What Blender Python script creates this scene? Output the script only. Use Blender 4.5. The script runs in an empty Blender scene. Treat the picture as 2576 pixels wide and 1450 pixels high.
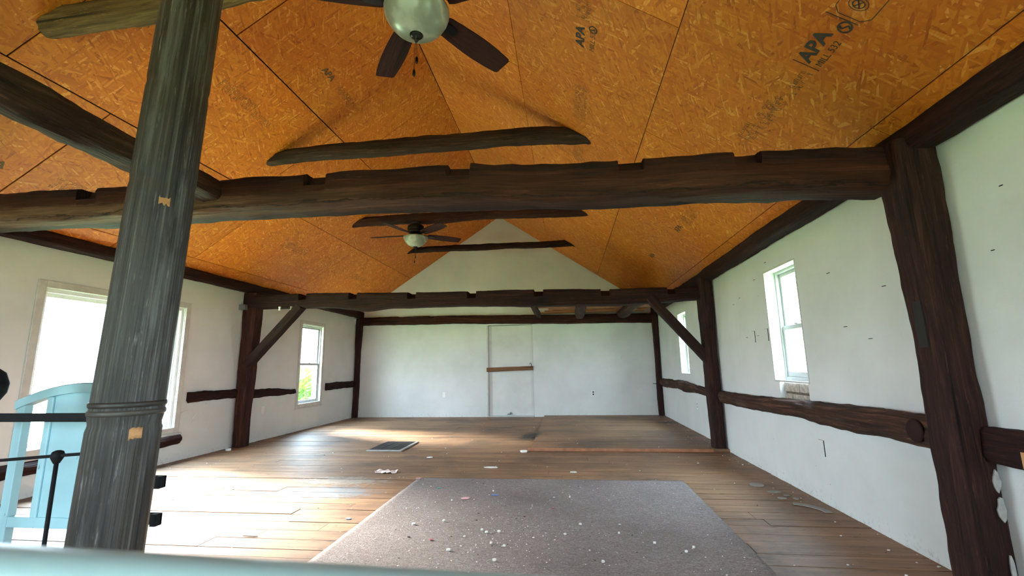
import bpy, math, random
from mathutils import Vector, Matrix, noise
R = random.Random(7)
SC = bpy.context.scene
COL = SC.collection

# ------------------------------------------------------------------ camera, sky, exposure
YAW, PITCH, ROLL = 0.1187, 0.1722, -0.016
fw = Vector((-math.sin(YAW) * math.cos(PITCH), math.cos(YAW) * math.cos(PITCH), math.sin(PITCH)))
r0 = Vector((math.cos(YAW), math.sin(YAW), 0))
u0 = r0.cross(fw)
rt = math.cos(ROLL) * r0 + math.sin(ROLL) * u0
up = -math.sin(ROLL) * r0 + math.cos(ROLL) * u0
cam = bpy.data.cameras.new('camera')
camo = bpy.data.objects.new('camera', cam)
COL.objects.link(camo)
m = Matrix((rt, up, -fw)).transposed().to_4x4()
m.translation = Vector((0, 0, 1.12))
camo.matrix_world = m
cam.sensor_width = 36.0
cam.lens = 1124.3 / 2576 * 36.0
cam.clip_start = 0.02
cam.dof.use_dof = True
cam.dof.focus_distance = 4.5
cam.dof.aperture_fstop = 3.6
SC.camera = camo

world = bpy.data.worlds.new('world')
SC.world = world
world.use_nodes = True
wn = world.node_tree
wn.nodes.clear()
wo = wn.nodes.new('ShaderNodeOutputWorld')
bg = wn.nodes.new('ShaderNodeBackground')
tc = wn.nodes.new('ShaderNodeTexCoord')
sep = wn.nodes.new('ShaderNodeSeparateXYZ')
rp = wn.nodes.new('ShaderNodeValToRGB')
rp.color_ramp.elements[0].position = 0.0
rp.color_ramp.elements[0].color = (0.74, 0.88, 1.0, 1)
rp.color_ramp.elements[1].position = 1.0
rp.color_ramp.elements[1].color = (0.50, 0.73, 1.0, 1)
wn.links.new(tc.outputs['Generated'], sep.inputs[0])
wn.links.new(sep.outputs['Z'], rp.inputs[0])
wn.links.new(rp.outputs[0], bg.inputs['Color'])
# overcast sky: brighter towards the zenith
mz = wn.nodes.new('ShaderNodeMath'); mz.operation = 'MAXIMUM'; mz.inputs[1].default_value = 0.0
ms = wn.nodes.new('ShaderNodeMath'); ms.operation = 'MULTIPLY_ADD'; ms.inputs[1].default_value = 9.5; ms.inputs[2].default_value = 4.0
wn.links.new(sep.outputs['Z'], mz.inputs[0])
wn.links.new(mz.outputs[0], ms.inputs[0])
wn.links.new(ms.outputs[0], bg.inputs['Strength'])
wn.links.new(bg.outputs[0], wo.inputs[0])

# hazy sun behind thin cloud on the left-hand side: very soft edges
sl = bpy.data.lights.new('hazy_sun', 'SUN')
sl.energy = 8.0
sl.angle = math.radians(18)
sl.color = (1.0, 0.97, 0.92)
so_ = bpy.data.objects.new('hazy_sun', sl)
so_.rotation_euler = Vector((2.2, -0.85, -1.22)).to_track_quat('-Z', 'Y').to_euler()
COL.objects.link(so_)

SC.view_settings.view_transform = 'Standard'
SC.view_settings.look = 'None'
SC.view_settings.exposure = 3.22
SC.view_settings.gamma = 1.0
SC.view_settings.use_curve_mapping = False
SC.cycles.max_bounces = 12
SC.cycles.diffuse_bounces = 8
SC.cycles.glossy_bounces = 4
SC.cycles.transparent_max_bounces = 12
SC.cycles.sample_clamp_indirect = 8.0
SC.cycles.caustics_reflective = False
SC.cycles.caustics_refractive = False

# room measures (metres)
XL, XR, YF, YB = -4.96, 2.007, 10.175, -2.4
ZL, ZR, XM, ZM = 2.355, 2.28, -1.497, 4.647
WT = 0.16


def portal(name, loc, rot, sx, sy):
    l = bpy.data.lights.new(name, 'AREA')
    l.shape = 'RECTANGLE'
    l.size, l.size_y = sx, sy
    l.cycles.is_portal = True
    o = bpy.data.objects.new(name, l)
    o.location = loc
    o.rotation_euler = rot
    COL.objects.link(o)


# window openings: (name, side, y0, y1, z0, z1)
WINS = [('window_1', 'L', 3.66, 5.28, 0.40, 1.93), ('window_2', 'L', 7.93, 8.66, 0.47, 1.95),
        ('window_3', 'R', 4.10, 4.72, 0.93, 2.00), ('window_4', 'R', 7.80, 8.35, 0.93, 1.98),
        ('added_window', 'R', 0.10, 0.80, 0.93, 2.00)]  # last entry is out of view, added to light the near bay
for n, s, a, b, c, d in WINS:
    x = (XL - WT - 0.01) if s == 'L' else (XR + WT + 0.01)
    portal('daylight_portal', (x, (a + b) / 2, (c + d) / 2), (0, -math.pi / 2 if s == 'L' else math.pi / 2, 0), d - c, b - a)


# ------------------------------------------------------------------ material helpers
class NT:
    def __init__(s, name):
        s.m = bpy.data.materials.new(name)
        s.m.use_nodes = True
        s.t = s.m.node_tree
        s.b = s.t.nodes['Principled BSDF']
        s.out = s.t.nodes['Material Output']

    def n(s, typ, **kw):
        nd = s.t.nodes.new(typ)
        for k, v in kw.items():
            if k.startswith('i_'):
                nd.inputs[k[2:].replace('_', ' ')].default_value = v
            else:
                setattr(nd, k, v)
        return nd

    def l(s, a, b):
        s.t.links.new(a, b)

    def set(s, **kw):
        for k, v in kw.items():
            s.b.inputs[k.replace('_', ' ')].default_value = v
        return s

    def math(s, op, a, b=None, c=None):
        nd = s.n('ShaderNodeMath', operation=op)
        for i, v in enumerate((a, b, c)):
            if v is None:
                continue
            if isinstance(v, (int, float)):
                nd.inputs[i].default_value = v
            else:
                s.l(v, nd.inputs[i])
        return nd.outputs[0]

    def mix(s, f, a, b, mode='MIX'):
        nd = s.n('ShaderNodeMix', data_type='RGBA', blend_type=mode)
        for k, v in ((0, f), (6, a), (7, b)):
            if isinstance(v, (int, float)):
                nd.inputs[k].default_value = v
            elif isinstance(v, tuple):
                nd.inputs[k].default_value = v + (1,) if len(v) == 3 else v
            else:
                s.l(v, nd.inputs[k])
        return nd.outputs[2]

    def ramp(s, f, stops, interp='LINEAR'):
        nd = s.n('ShaderNodeValToRGB')
        cr = nd.color_ramp
        cr.interpolation = interp
        while len(cr.elements) < len(stops):
            cr.elements.new(0.5)
        for e, (p, c) in zip(cr.elements, stops):
            e.position = p
            e.color = (c, c, c, 1) if isinstance(c, (int, float)) else tuple(c) + (1,)
        s.l(f, nd.inputs[0])
        return nd.outputs[0]

    def noise(s, vec, scale, detail=4, rough=0.55, dist=0.0):
        nd = s.n('ShaderNodeTexNoise', i_Scale=scale, i_Detail=detail, i_Roughness=rough, i_Distortion=dist)
        if vec is not None:
            s.l(vec, nd.inputs['Vector'])
        return nd.outputs['Fac']

    def map(s, vec, scale=(1, 1, 1), rot=(0, 0, 0), loc=(0, 0, 0)):
        nd = s.n('ShaderNodeMapping')
        nd.inputs['Scale'].default_value = scale
        nd.inputs['Rotation'].default_value = rot
        nd.inputs['Location'].default_value = loc
        s.l(vec, nd.inputs['Vector'])
        return nd.outputs[0]

    def bump(s, h, strength, dist=0.01):
        nd = s.n('ShaderNodeBump', i_Strength=strength, i_Distance=dist)
        s.l(h, nd.inputs['Height'])
        s.l(nd.outputs[0], s.b.inputs['Normal'])

    def base(s, c):
        s.l(c, s.b.inputs['Base Color'])

    def obj(s):
        return s.n('ShaderNodeTexCoord').outputs['Object']

    def pos(s):
        return s.n('ShaderNodeNewGeometry').outputs['Position']


def plain(name, col, rough=0.6, metal=0.0, spec=0.5, var=0.0, scale=8):
    t = NT(name).set(Roughness=rough, Metallic=metal)
    t.b.inputs['Specular IOR Level'].default_value = spec
    if var:
        f = t.noise(t.obj(), scale, 5)
        a = tuple(c * (1 - var) for c in col)
        b = tuple(min(1, c * (1 + var)) for c in col)
        t.base(t.ramp(f, [(0.3, a), (0.7, b)]))
    else:
        t.b.inputs['Base Color'].default_value = tuple(col) + (1,)
    return t.m


def timber_mat(name, dark, mid, light, patch=0.5, grey=None, scale=1.0, under=False):
    t = NT(name).set(Roughness=0.78)
    t.b.inputs['Specular IOR Level'].default_value = 0.22
    uv = t.n('ShaderNodeTexCoord').outputs['UV']
    rnd = t.n('ShaderNodeObjectInfo').outputs['Random']
    cx = t.n('ShaderNodeCombineXYZ')
    t.l(t.math('MULTIPLY', rnd, 37.0), cx.inputs[2])
    add = t.n('ShaderNodeVectorMath', operation='ADD')
    t.l(uv, add.inputs[0])
    t.l(cx.outputs[0], add.inputs[1])
    v = add.outputs[0]
    g = t.noise(t.map(v, (2.2 * scale, 38, 1)), 1.0, 6, 0.62, 0.6)
    g2 = t.noise(t.map(v, (6 * scale, 110, 1)), 1.0, 3, 0.6)
    big = t.noise(t.map(v, (1.3, 3.2, 1)), 1.6, 5, 0.6, 0.4)
    c = t.ramp(g, [(0.28, dark), (0.55, mid), (0.8, light)])
    pm = t.ramp(big, [(patch - 0.08, 0.0), (patch + 0.12, 1.0)])
    c = t.mix(pm, c, t.ramp(g, [(0.3, tuple(x * 0.5 for x in dark)), (0.7, tuple(x * 0.55 for x in mid))]))
    fl_ = t.ramp(t.noise(t.map(v, (5, 60, 1), loc=(1, 5, 0)), 1.3, 5, 0.75), [(0.60, 0.0), (0.70, 0.7)])
    c = t.mix(fl_, c, tuple(min(1, x * 1.5) for x in light))
    if grey:
        gm = t.ramp(t.noise(t.map(v, (0.9, 5, 1), loc=(7, 3, 0)), 2.0, 5, 0.65), [(0.56, 0.0), (0.7, 0.8)])
        c = t.mix(gm, c, grey)
    ck = t.ramp(t.noise(t.map(v, (0.7, 26, 1), loc=(3, 9, 0)), 1.0, 2, 0.5), [(0.30, 1.0), (0.34, 0.0)])
    c = t.mix(t.math('MULTIPLY', ck, 0.8), c, tuple(x * 0.2 for x in dark))
    if under:
        # red-brown lower front arris, underside paler towards the left end, with one long drying crack
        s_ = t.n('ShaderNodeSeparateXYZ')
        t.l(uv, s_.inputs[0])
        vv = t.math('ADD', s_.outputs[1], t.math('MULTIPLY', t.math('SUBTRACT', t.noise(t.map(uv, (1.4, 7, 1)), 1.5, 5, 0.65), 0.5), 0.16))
        red = t.ramp(vv, [(0.60, 0.0), (0.64, 1.0)])
        c = t.mix(t.math('MULTIPLY', red, 0.85), c, t.ramp(g, [(0.3, (0.018, 0.005, 0.003)), (0.6, (0.062, 0.016, 0.008)), (0.8, (0.15, 0.045, 0.022))]))
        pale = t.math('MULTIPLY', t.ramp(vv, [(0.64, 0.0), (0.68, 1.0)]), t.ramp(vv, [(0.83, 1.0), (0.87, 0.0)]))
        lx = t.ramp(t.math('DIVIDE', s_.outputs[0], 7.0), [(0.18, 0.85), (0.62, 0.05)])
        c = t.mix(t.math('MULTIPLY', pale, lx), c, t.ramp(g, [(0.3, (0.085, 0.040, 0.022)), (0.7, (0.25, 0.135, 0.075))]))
        cr = t.math('ABSOLUTE', t.math('SUBTRACT', vv, 0.775))
        c = t.mix(t.ramp(cr, [(0.0025, 0.9), (0.006, 0.0)]), c, (0.008, 0.005, 0.004))
    t.base(c)
    t.bump(t.math('ADD', t.math('MULTIPLY', g, 1.0), t.math('MULTIPLY', g2, 0.4)), 0.8, 0.018)
    return t.m


M = {}
M['beam'] = timber_mat('old_dark_timber', (0.008, 0.0028, 0.002), (0.026, 0.0075, 0.005), (0.075, 0.022, 0.013), 0.57)
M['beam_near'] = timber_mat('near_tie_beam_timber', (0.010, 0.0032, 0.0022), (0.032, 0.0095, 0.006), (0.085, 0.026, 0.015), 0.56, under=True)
M['beam_red'] = timber_mat('red_brown_timber', (0.011, 0.0035, 0.0025), (0.045, 0.0125, 0.008), (0.145, 0.045, 0.026), 0.58)
M['post'] = timber_mat('brown_post_timber', (0.008, 0.0032, 0.0024), (0.032, 0.0105, 0.007), (0.10, 0.038, 0.024), 0.60)
M['brace'] = timber_mat('brace_timber', (0.010, 0.004, 0.003), (0.026, 0.010, 0.007), (0.050, 0.020, 0.014), 0.75)
M['bark'] = timber_mat('bark_log_timber', (0.012, 0.006, 0.004), (0.045, 0.020, 0.012), (0.13, 0.065, 0.038), 0.60)
M['bark_light'] = timber_mat('pale_bark_timber', (0.04, 0.02, 0.008), (0.16, 0.09, 0.03), (0.30, 0.19, 0.07), 0.75)
M['girt'] = timber_mat('weathered_girt_timber', (0.012, 0.006, 0.004), (0.055, 0.024, 0.014), (0.19, 0.080, 0.045), 0.64, (0.10, 0.072, 0.052))
M['raw'] = timber_mat('raw_orange_wood', (0.30, 0.13, 0.05), (0.48, 0.24, 0.10), (0.62, 0.36, 0.17), 0.9)
M['column'] = timber_mat('grey_weathered_column_wood', (0.006, 0.0047, 0.0034), (0.040, 0.033, 0.025), (0.19, 0.185, 0.17), 0.60, (0.10, 0.10, 0.093), 0.22)
M['bar'] = timber_mat('brown_door_bar', (0.13, 0.06, 0.03), (0.22, 0.11, 0.055), (0.30, 0.17, 0.09), 0.9)


def wall_mat():
    t = NT('old_white_wall_paint').set(Roughness=0.55)
    p = t.pos()
    a = t.noise(p, 1.3, 5, 0.6)
    c = t.ramp(a, [(0.3, (0.57, 0.575, 0.55)), (0.7, (0.69, 0.695, 0.675))])
    b = t.noise(p, 9, 6, 0.7)
    c = t.mix(t.ramp(b, [(0.62, 0.0), (0.80, 0.35)]), c, (0.50, 0.48, 0.43))
    # scuffs and dirt caught along the floor line
    s = t.n('ShaderNodeSeparateXYZ')
    t.l(p, s.inputs[0])
    low = t.ramp(s.outputs[2], [(0.0, 1.0), (0.12, 0.0)])
    d = t.ramp(t.noise(p, 22, 6, 0.75), [(0.55, 0.0), (0.68, 1.0)])
    c = t.mix(t.math('MULTIPLY', low, t.math('MULTIPLY', d, 0.7)), c, (0.20, 0.17, 0.14))
    sp = t.n('ShaderNodeTexVoronoi', i_Scale=5.0)
    t.l(p, sp.inputs['Vector'])
    c = t.mix(t.ramp(sp.outputs['Distance'], [(0.022, 0.75), (0.03, 0.0)]), c, (0.16, 0.14, 0.12))
    t.base(c)
    t.bump(t.noise(p, 60, 4, 0.6), 0.12, 0.006)
    return t.m


M['wall'] = wall_mat()
M['door'] = plain('old_white_door_paint', (0.62, 0.62, 0.59), 0.6, var=0.08, scale=3)


def osb_mat():
    t = NT('strand_board').set(Roughness=0.62)
    o = t.obj()
    rnd = t.n('ShaderNodeObjectInfo').outputs['Random']
    cb = t.n('ShaderNodeCombineXYZ')
    t.l(t.math('MULTIPLY', rnd, 91.0), cb.inputs[0])
    t.l(t.math('MULTIPLY', rnd, 53.0), cb.inputs[1])
    ad = t.n('ShaderNodeVectorMath', operation='ADD')
    t.l(o, ad.inputs[0])
    t.l(cb.outputs[0], ad.inputs[1])
    v = ad.outputs[0]
    warp = t.n('ShaderNodeTexNoise', i_Scale=3.0, i_Detail=2)
    t.l(v, warp.inputs['Vector'])
    wv = t.n('ShaderNodeVectorMath', operation='SCALE')
    wv.inputs['Scale'].default_value = 0.02
    t.l(warp.outputs['Color'], wv.inputs[0])
    ad2 = t.n('ShaderNodeVectorMath', operation='ADD')
    t.l(v, ad2.inputs[0])
    t.l(wv.outputs[0], ad2.inputs[1])
    v = ad2.outputs[0]
    val = None
    for ang, sx, sy, thr in ((0.15, 8, 30, 0), (1.25, 7, 34, 0.42), (2.35, 9, 44, 0.45), (0.72, 7, 38, 0.5), (1.93, 10, 48, 0.52), (2.86, 8, 46, 0.58), (0.38, 9, 54, 0.64), (1.58, 11, 66, 0.68), (2.62, 13, 80, 0.74)):
        mp = t.map(v, (1, 1, 1), (0, 0, ang))
        mp = t.map(mp, (sx, sy, 1), loc=(ang * 7, ang * 3, 0))
        vo = t.n('ShaderNodeTexVoronoi', i_Scale=1.0, i_Randomness=1.0)
        vo.voronoi_dimensions = '2D'
        t.l(mp, vo.inputs['Vector'])
        sp = t.n('ShaderNodeSeparateColor')
        t.l(vo.outputs['Color'], sp.inputs[0])
        if val is None:
            val = sp.outputs[0]
        else:
            k = t.math('GREATER_THAN', sp.outputs[1], thr)
            # val = mix(val, rnd, k)
            val = t.math('ADD', t.math('MULTIPLY', val, t.math('SUBTRACT', 1.0, k)), t.math('MULTIPLY', sp.outputs[0], k))
    grain = t.noise(t.map(v, (18, 120, 1)), 1.0, 3, 0.6)
    val2 = t.math('ADD', t.math('MULTIPLY', val, 0.80), t.math('MULTIPLY', grain, 0.25))
    c = t.ramp(val2, [(0.07, (0.29, 0.064, 0.004)), (0.18, (0.52, 0.135, 0.006)), (0.5, (0.60, 0.17, 0.008)), (0.84, (0.68, 0.222, 0.016)), (0.97, (0.84, 0.40, 0.09))])
    big = t.noise(o, 1.1, 3, 0.5)
    c = t.mix(t.ramp(big, [(0.35, 0.0), (0.68, 0.55)]), c, t.mix(1.0, c, (1.0, 0.74, 0.66), 'MULTIPLY'))
    dk = t.ramp(t.noise(v, 7.0, 4, 0.6), [(0.66, 0.0), (0.78, 0.5)])
    c = t.mix(dk, c, (0.16, 0.07, 0.02))
    hs = t.n('ShaderNodeHueSaturation')
    t.l(t.math('ADD', 0.88, t.math('MULTIPLY', rnd, 0.24)), hs.inputs['Value'])
    t.l(c, hs.inputs['Color'])
    t.base(hs.outputs[0])
    t.bump(val2, 0.35, 0.004)
    return t.m


M['osb'] = osb_mat()
M['dark_gap'] = plain('dark_roof_deck', (0.012, 0.009, 0.007), 0.9)
M['print'] = plain('faded_black_print', (0.045, 0.038, 0.030), 0.8)
M['print_pale'] = plain('faint_brown_print', (0.13, 0.075, 0.03), 0.8)


def floor_mat():
    t = NT('worn_floor_board').set(Roughness=0.42)
    p = t.pos()
    at = t.n('ShaderNodeAttribute')
    at.attribute_name = 'rnd'
    rn = at.outputs['Fac']
    s = t.n('ShaderNodeSeparateXYZ')
    t.l(p, s.inputs[0])
    cb = t.n('ShaderNodeCombineXYZ')
    t.l(s.outputs[0], cb.inputs[0])
    t.l(s.outputs[1], cb.inputs[1])
    t.l(t.math('MULTIPLY', rn, 23.0), cb.inputs[2])
    v = cb.outputs[0]
    g = t.noise(t.map(v, (1.6, 26, 1)), 1.0, 6, 0.62, 0.5)
    g2 = t.noise(t.map(v, (5, 90, 1)), 1.0, 3, 0.6)
    c = t.ramp(g, [(0.25, (0.075, 0.034, 0.015)), (0.5, (0.23, 0.118, 0.056)), (0.78, (0.42, 0.245, 0.130))])
    c = t.mix(0.40, c, t.ramp(rn, [(0.0, (0.13, 0.064, 0.030)), (1.0, (0.34, 0.190, 0.098))]))
    # wear, grime and old paint
    st = t.noise(p, 1.2, 6, 0.65, 0.3)
    c = t.mix(t.ramp(st, [(0.46, 0.0), (0.66, 0.75)]), c, (0.080, 0.046, 0.027))
    sp = t.noise(t.map(p, (3, 9, 1)), 3.0, 5, 0.7)
    c = t.mix(t.ramp(sp, [(0.58, 0.0), (0.68, 0.8)]), c, (0.045, 0.026, 0.016))

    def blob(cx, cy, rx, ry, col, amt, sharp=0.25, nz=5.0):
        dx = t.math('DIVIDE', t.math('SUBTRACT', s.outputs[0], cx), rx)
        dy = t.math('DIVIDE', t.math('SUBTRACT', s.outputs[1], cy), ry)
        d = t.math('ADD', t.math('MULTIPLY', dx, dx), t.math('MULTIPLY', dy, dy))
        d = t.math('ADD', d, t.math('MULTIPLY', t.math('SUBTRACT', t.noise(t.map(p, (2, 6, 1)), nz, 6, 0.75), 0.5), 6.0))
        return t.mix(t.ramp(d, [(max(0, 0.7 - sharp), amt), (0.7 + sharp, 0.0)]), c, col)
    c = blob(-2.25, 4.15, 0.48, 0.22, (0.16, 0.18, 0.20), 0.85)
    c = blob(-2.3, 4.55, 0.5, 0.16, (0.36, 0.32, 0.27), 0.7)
    c = blob(-0.62, 7.45, 0.18, 0.42, (0.02, 0.017, 0.014), 0.95)
    c = blob(-3.4, 5.75, 0.28, 0.2, (0.10, 0.065, 0.04), 0.7)
    c = blob(1.85, 8.9, 0.25, 0.2, (0.03, 0.02, 0.015), 0.8)
    t.base(c)
    t.l(t.ramp(g2, [(0.3, 0.50), (0.8, 0.68)]), t.b.inputs['Roughness'])
    t.bump(t.math('ADD', g, t.math('MULTIPLY', g2, 0.4)), 0.3, 0.005)
    return t.m


M['floor'] = floor_mat()


def carpet_mat():
    t = NT('worn_taupe_carpet').set(Roughness=0.95)
    t.b.inputs['Specular IOR Level'].default_value = 0.1
    p = t.pos()
    f = t.noise(p, 95, 3, 0.8)
    w = t.noise(t.map(p, (30, 75, 1)), 1.0, 3, 0.7, 1.2)
    k = t.math('ADD', t.math('MULTIPLY', f, 0.5), t.math('MULTIPLY', w, 0.5))
    c = t.ramp(k, [(0.30, (0.125, 0.098, 0.088)), (0.5, (0.27, 0.222, 0.205)), (0.68, (0.46, 0.40, 0.375))])
    big = t.noise(p, 1.7, 5, 0.6)
    c = t.mix(t.ramp(big, [(0.45, 0.0), (0.75, 0.5)]), c, (0.15, 0.12, 0.105))
    t.base(c)
    t.bump(k, 1.0, 0.02)
    return t.m


M['carpet'] = carpet_mat()


def worn_paint(name, col, under, thr=0.62, dark=(0.03, 0.03, 0.03)):
    t = NT(name).set(Roughness=0.4)
    o = t.obj()
    a = t.noise(o, 2.5, 4, 0.6)
    c = t.ramp(a, [(0.3, tuple(x * 0.88 for x in col)), (0.7, tuple(min(1, x * 1.1) for x in col))])
    k = t.noise(t.map(o, (9, 9, 5)), 1.6, 6, 0.72)
    c = t.mix(t.ramp(k, [(thr, 0.0), (thr + 0.03, 0.95)]), c, under)
    k2 = t.noise(t.map(o, (30, 30, 12), loc=(4, 4, 4)), 1.0, 4, 0.7)
    c = t.mix(t.ramp(k2, [(0.68, 0.0), (0.72, 0.8)]), c, dark)
    t.base(c)
    t.bump(k, 0.2, 0.003)
    return t.m


M['blue'] = worn_paint('chipped_pale_blue_paint', (0.33, 0.56, 0.61), (0.16, 0.22, 0.22), 0.70)
M['rail'] = worn_paint('worn_green_grey_paint', (0.25, 0.37, 0.37), (0.14, 0.075, 0.065), 0.63, (0.10, 0.12, 0.12))
M['iron'] = plain('black_iron', (0.010, 0.010, 0.011), 0.7, 0.0, var=0.3, scale=30)
M['iron'].node_tree.nodes['Principled BSDF'].inputs['Specular IOR Level'].default_value = 0.15
M['column'].node_tree.nodes['Principled BSDF'].inputs['Specular IOR Level'].default_value = 0.4
M['column'].node_tree.nodes['Principled BSDF'].inputs['Roughness'].default_value = 0.48
M['vinyl'] = plain('white_window_vinyl', (0.74, 0.75, 0.74), 0.4, var=0.05)
M['trim'] = plain('aged_white_trim_paint', (0.52, 0.51, 0.47), 0.5, var=0.12, scale=10)
M['sash'] = plain('white_sash_paint', (0.42, 0.43, 0.41), 0.45, var=0.06, scale=14)
M['brick'] = plain('whitewashed_brick', (0.40, 0.34, 0.28), 0.85, var=0.35, scale=25)
M['mortar'] = plain('dirty_mortar', (0.15, 0.11, 0.08), 0.9, var=0.4, scale=40)
M['white'] = plain('white_plastic', (0.78, 0.78, 0.75), 0.35)
M['black'] = plain('black_socket_plastic', (0.01, 0.01, 0.01), 0.5)
M['grey_box'] = plain('galvanised_box_steel', (0.16, 0.17, 0.18), 0.5, 0.4, var=0.3)
M['bronze'] = plain('oil_rubbed_bronze', (0.012, 0.010, 0.009), 0.35, 0.6)
M['blade'] = timber_mat('dark_walnut_blade', (0.030, 0.007, 0.006), (0.040, 0.009, 0.008), (0.052, 0.013, 0.011), 0.9)
M['chip'] = plain('white_paint_flake', (0.78, 0.77, 0.72), 0.7, var=0.1)
M['chip_grey'] = plain('grey_paint_flake', (0.28, 0.265, 0.235), 0.7, var=0.15)
M['chip_dark'] = plain('dark_grit', (0.05, 0.035, 0.025), 0.9)
M['pink'] = plain('pink_paper', (0.62, 0.35, 0.38), 0.8, var=0.1)
M['pinkwhite'] = plain('pinkish_white_paper', (0.75, 0.62, 0.58), 0.8, var=0.1)
M['teal'] = plain('teal_scrap', (0.10, 0.30, 0.26), 0.8)
M['bluep'] = plain('blue_scrap', (0.14, 0.26, 0.55), 0.8)
M['red'] = plain('red_scrap', (0.40, 0.09, 0.08), 0.8)
M['thread'] = plain('pale_string', (0.72, 0.68, 0.58), 0.8)
M['plaster'] = plain('old_plaster_residue', (0.36, 0.35, 0.32), 0.9, var=0.25, scale=30)
M['orange_edge'] = plain('raw_orange_board_edge', (0.36, 0.15, 0.07), 0.7, var=0.25, scale=12)
M['register'] = plain('dark_register_steel', (0.022, 0.018, 0.017), 0.55, 0.2, var=0.3, scale=40)
M['grass'] = plain('meadow_grass', (0.22, 0.27, 0.11), 0.9, var=0.4, scale=2)
M['stem'] = plain('tree_bark', (0.06, 0.04, 0.03), 0.9)


def leaf_mat():
    t = NT('fresh_green_leaf').set(Roughness=0.6)
    rn = t.noise(t.pos(), 1.8, 3, 0.7)
    c = t.ramp(rn, [(0.3, (0.035, 0.09, 0.008)), (0.6, (0.10, 0.18, 0.018)), (0.8, (0.19, 0.26, 0.035))])
    t.base(c)
    tr = t.n('ShaderNodeBsdfTranslucent')
    t.l(c, tr.inputs[0])
    mx = t.n('ShaderNodeMixShader')
    mx.inputs[0].default_value = 0.45
    t.l(t.b.outputs[0], mx.inputs[1])
    t.l(tr.outputs[0], mx.inputs[2])
    t.l(mx.outputs[0], t.out.inputs[0])
    return t.m


M['leaf'] = leaf_mat()


def glass_mat():
    t = NT('window_glass')
    tr = t.n('ShaderNodeBsdfTransparent')
    tr.inputs[0].default_value = (0.93, 0.95, 0.94, 1)
    gl = t.n('ShaderNodeBsdfGlossy', i_Roughness=0.02)
    fr = t.n('ShaderNodeFresnel')
    bf = t.n('ShaderNodeNewGeometry').outputs['Backfacing']
    t.l(t.math('ADD', 1.30, t.math('MULTIPLY', bf, 1 / 1.30 - 1.30)), fr.inputs[0])
    mx = t.n('ShaderNodeMixShader')
    t.l(fr.outputs[0], mx.inputs[0])
    t.l(tr.outputs[0], mx.inputs[1])
    t.l(gl.outputs[0], mx.inputs[2])
    t.l(mx.outputs[0], t.out.inputs[0])
    return t.m


M['glass'] = glass_mat()


def bowl_mat():
    t = NT('alabaster_glass').set(Roughness=0.3)
    o = t.obj()
    w = t.n('ShaderNodeTexWave', i_Scale=4.0, i_Distortion=7.0, i_Detail=3.0)
    w.wave_type = 'RINGS'
    t.l(o, w.inputs['Vector'])
    t.base(t.ramp(w.outputs['Fac'], [(0.0, (0.24, 0.245, 0.205)), (0.8, (0.32, 0.325, 0.28)), (1.0, (0.46, 0.465, 0.42))]))
    t.b.inputs['Subsurface Weight'].default_value = 0.15
    t.b.inputs['Subsurface Radius'].default_value = (0.02, 0.02, 0.02)
    return t.m


M['bowl'] = bowl_mat()


# ------------------------------------------------------------------ object helpers
def link(name, data, parent=None):
    o = bpy.data.objects.new(name, data)
    COL.objects.link(o)
    if parent:
        o.parent = parent
    return o


def tag(o, label=None, cat=None, group=None, kind=None):
    if label:
        o['label'] = label
    if cat:
        o['category'] = cat
    if group:
        o['group'] = group
    if kind:
        o['kind'] = kind
    return o


def empty(name, loc=(0, 0, 0), rz=0, **kw):
    o = bpy.data.objects.new(name, None)
    o.empty_display_size = 0.1
    o.location = loc
    o.rotation_euler = (0, 0, rz)
    COL.objects.link(o)
    return tag(o, **kw)


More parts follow.
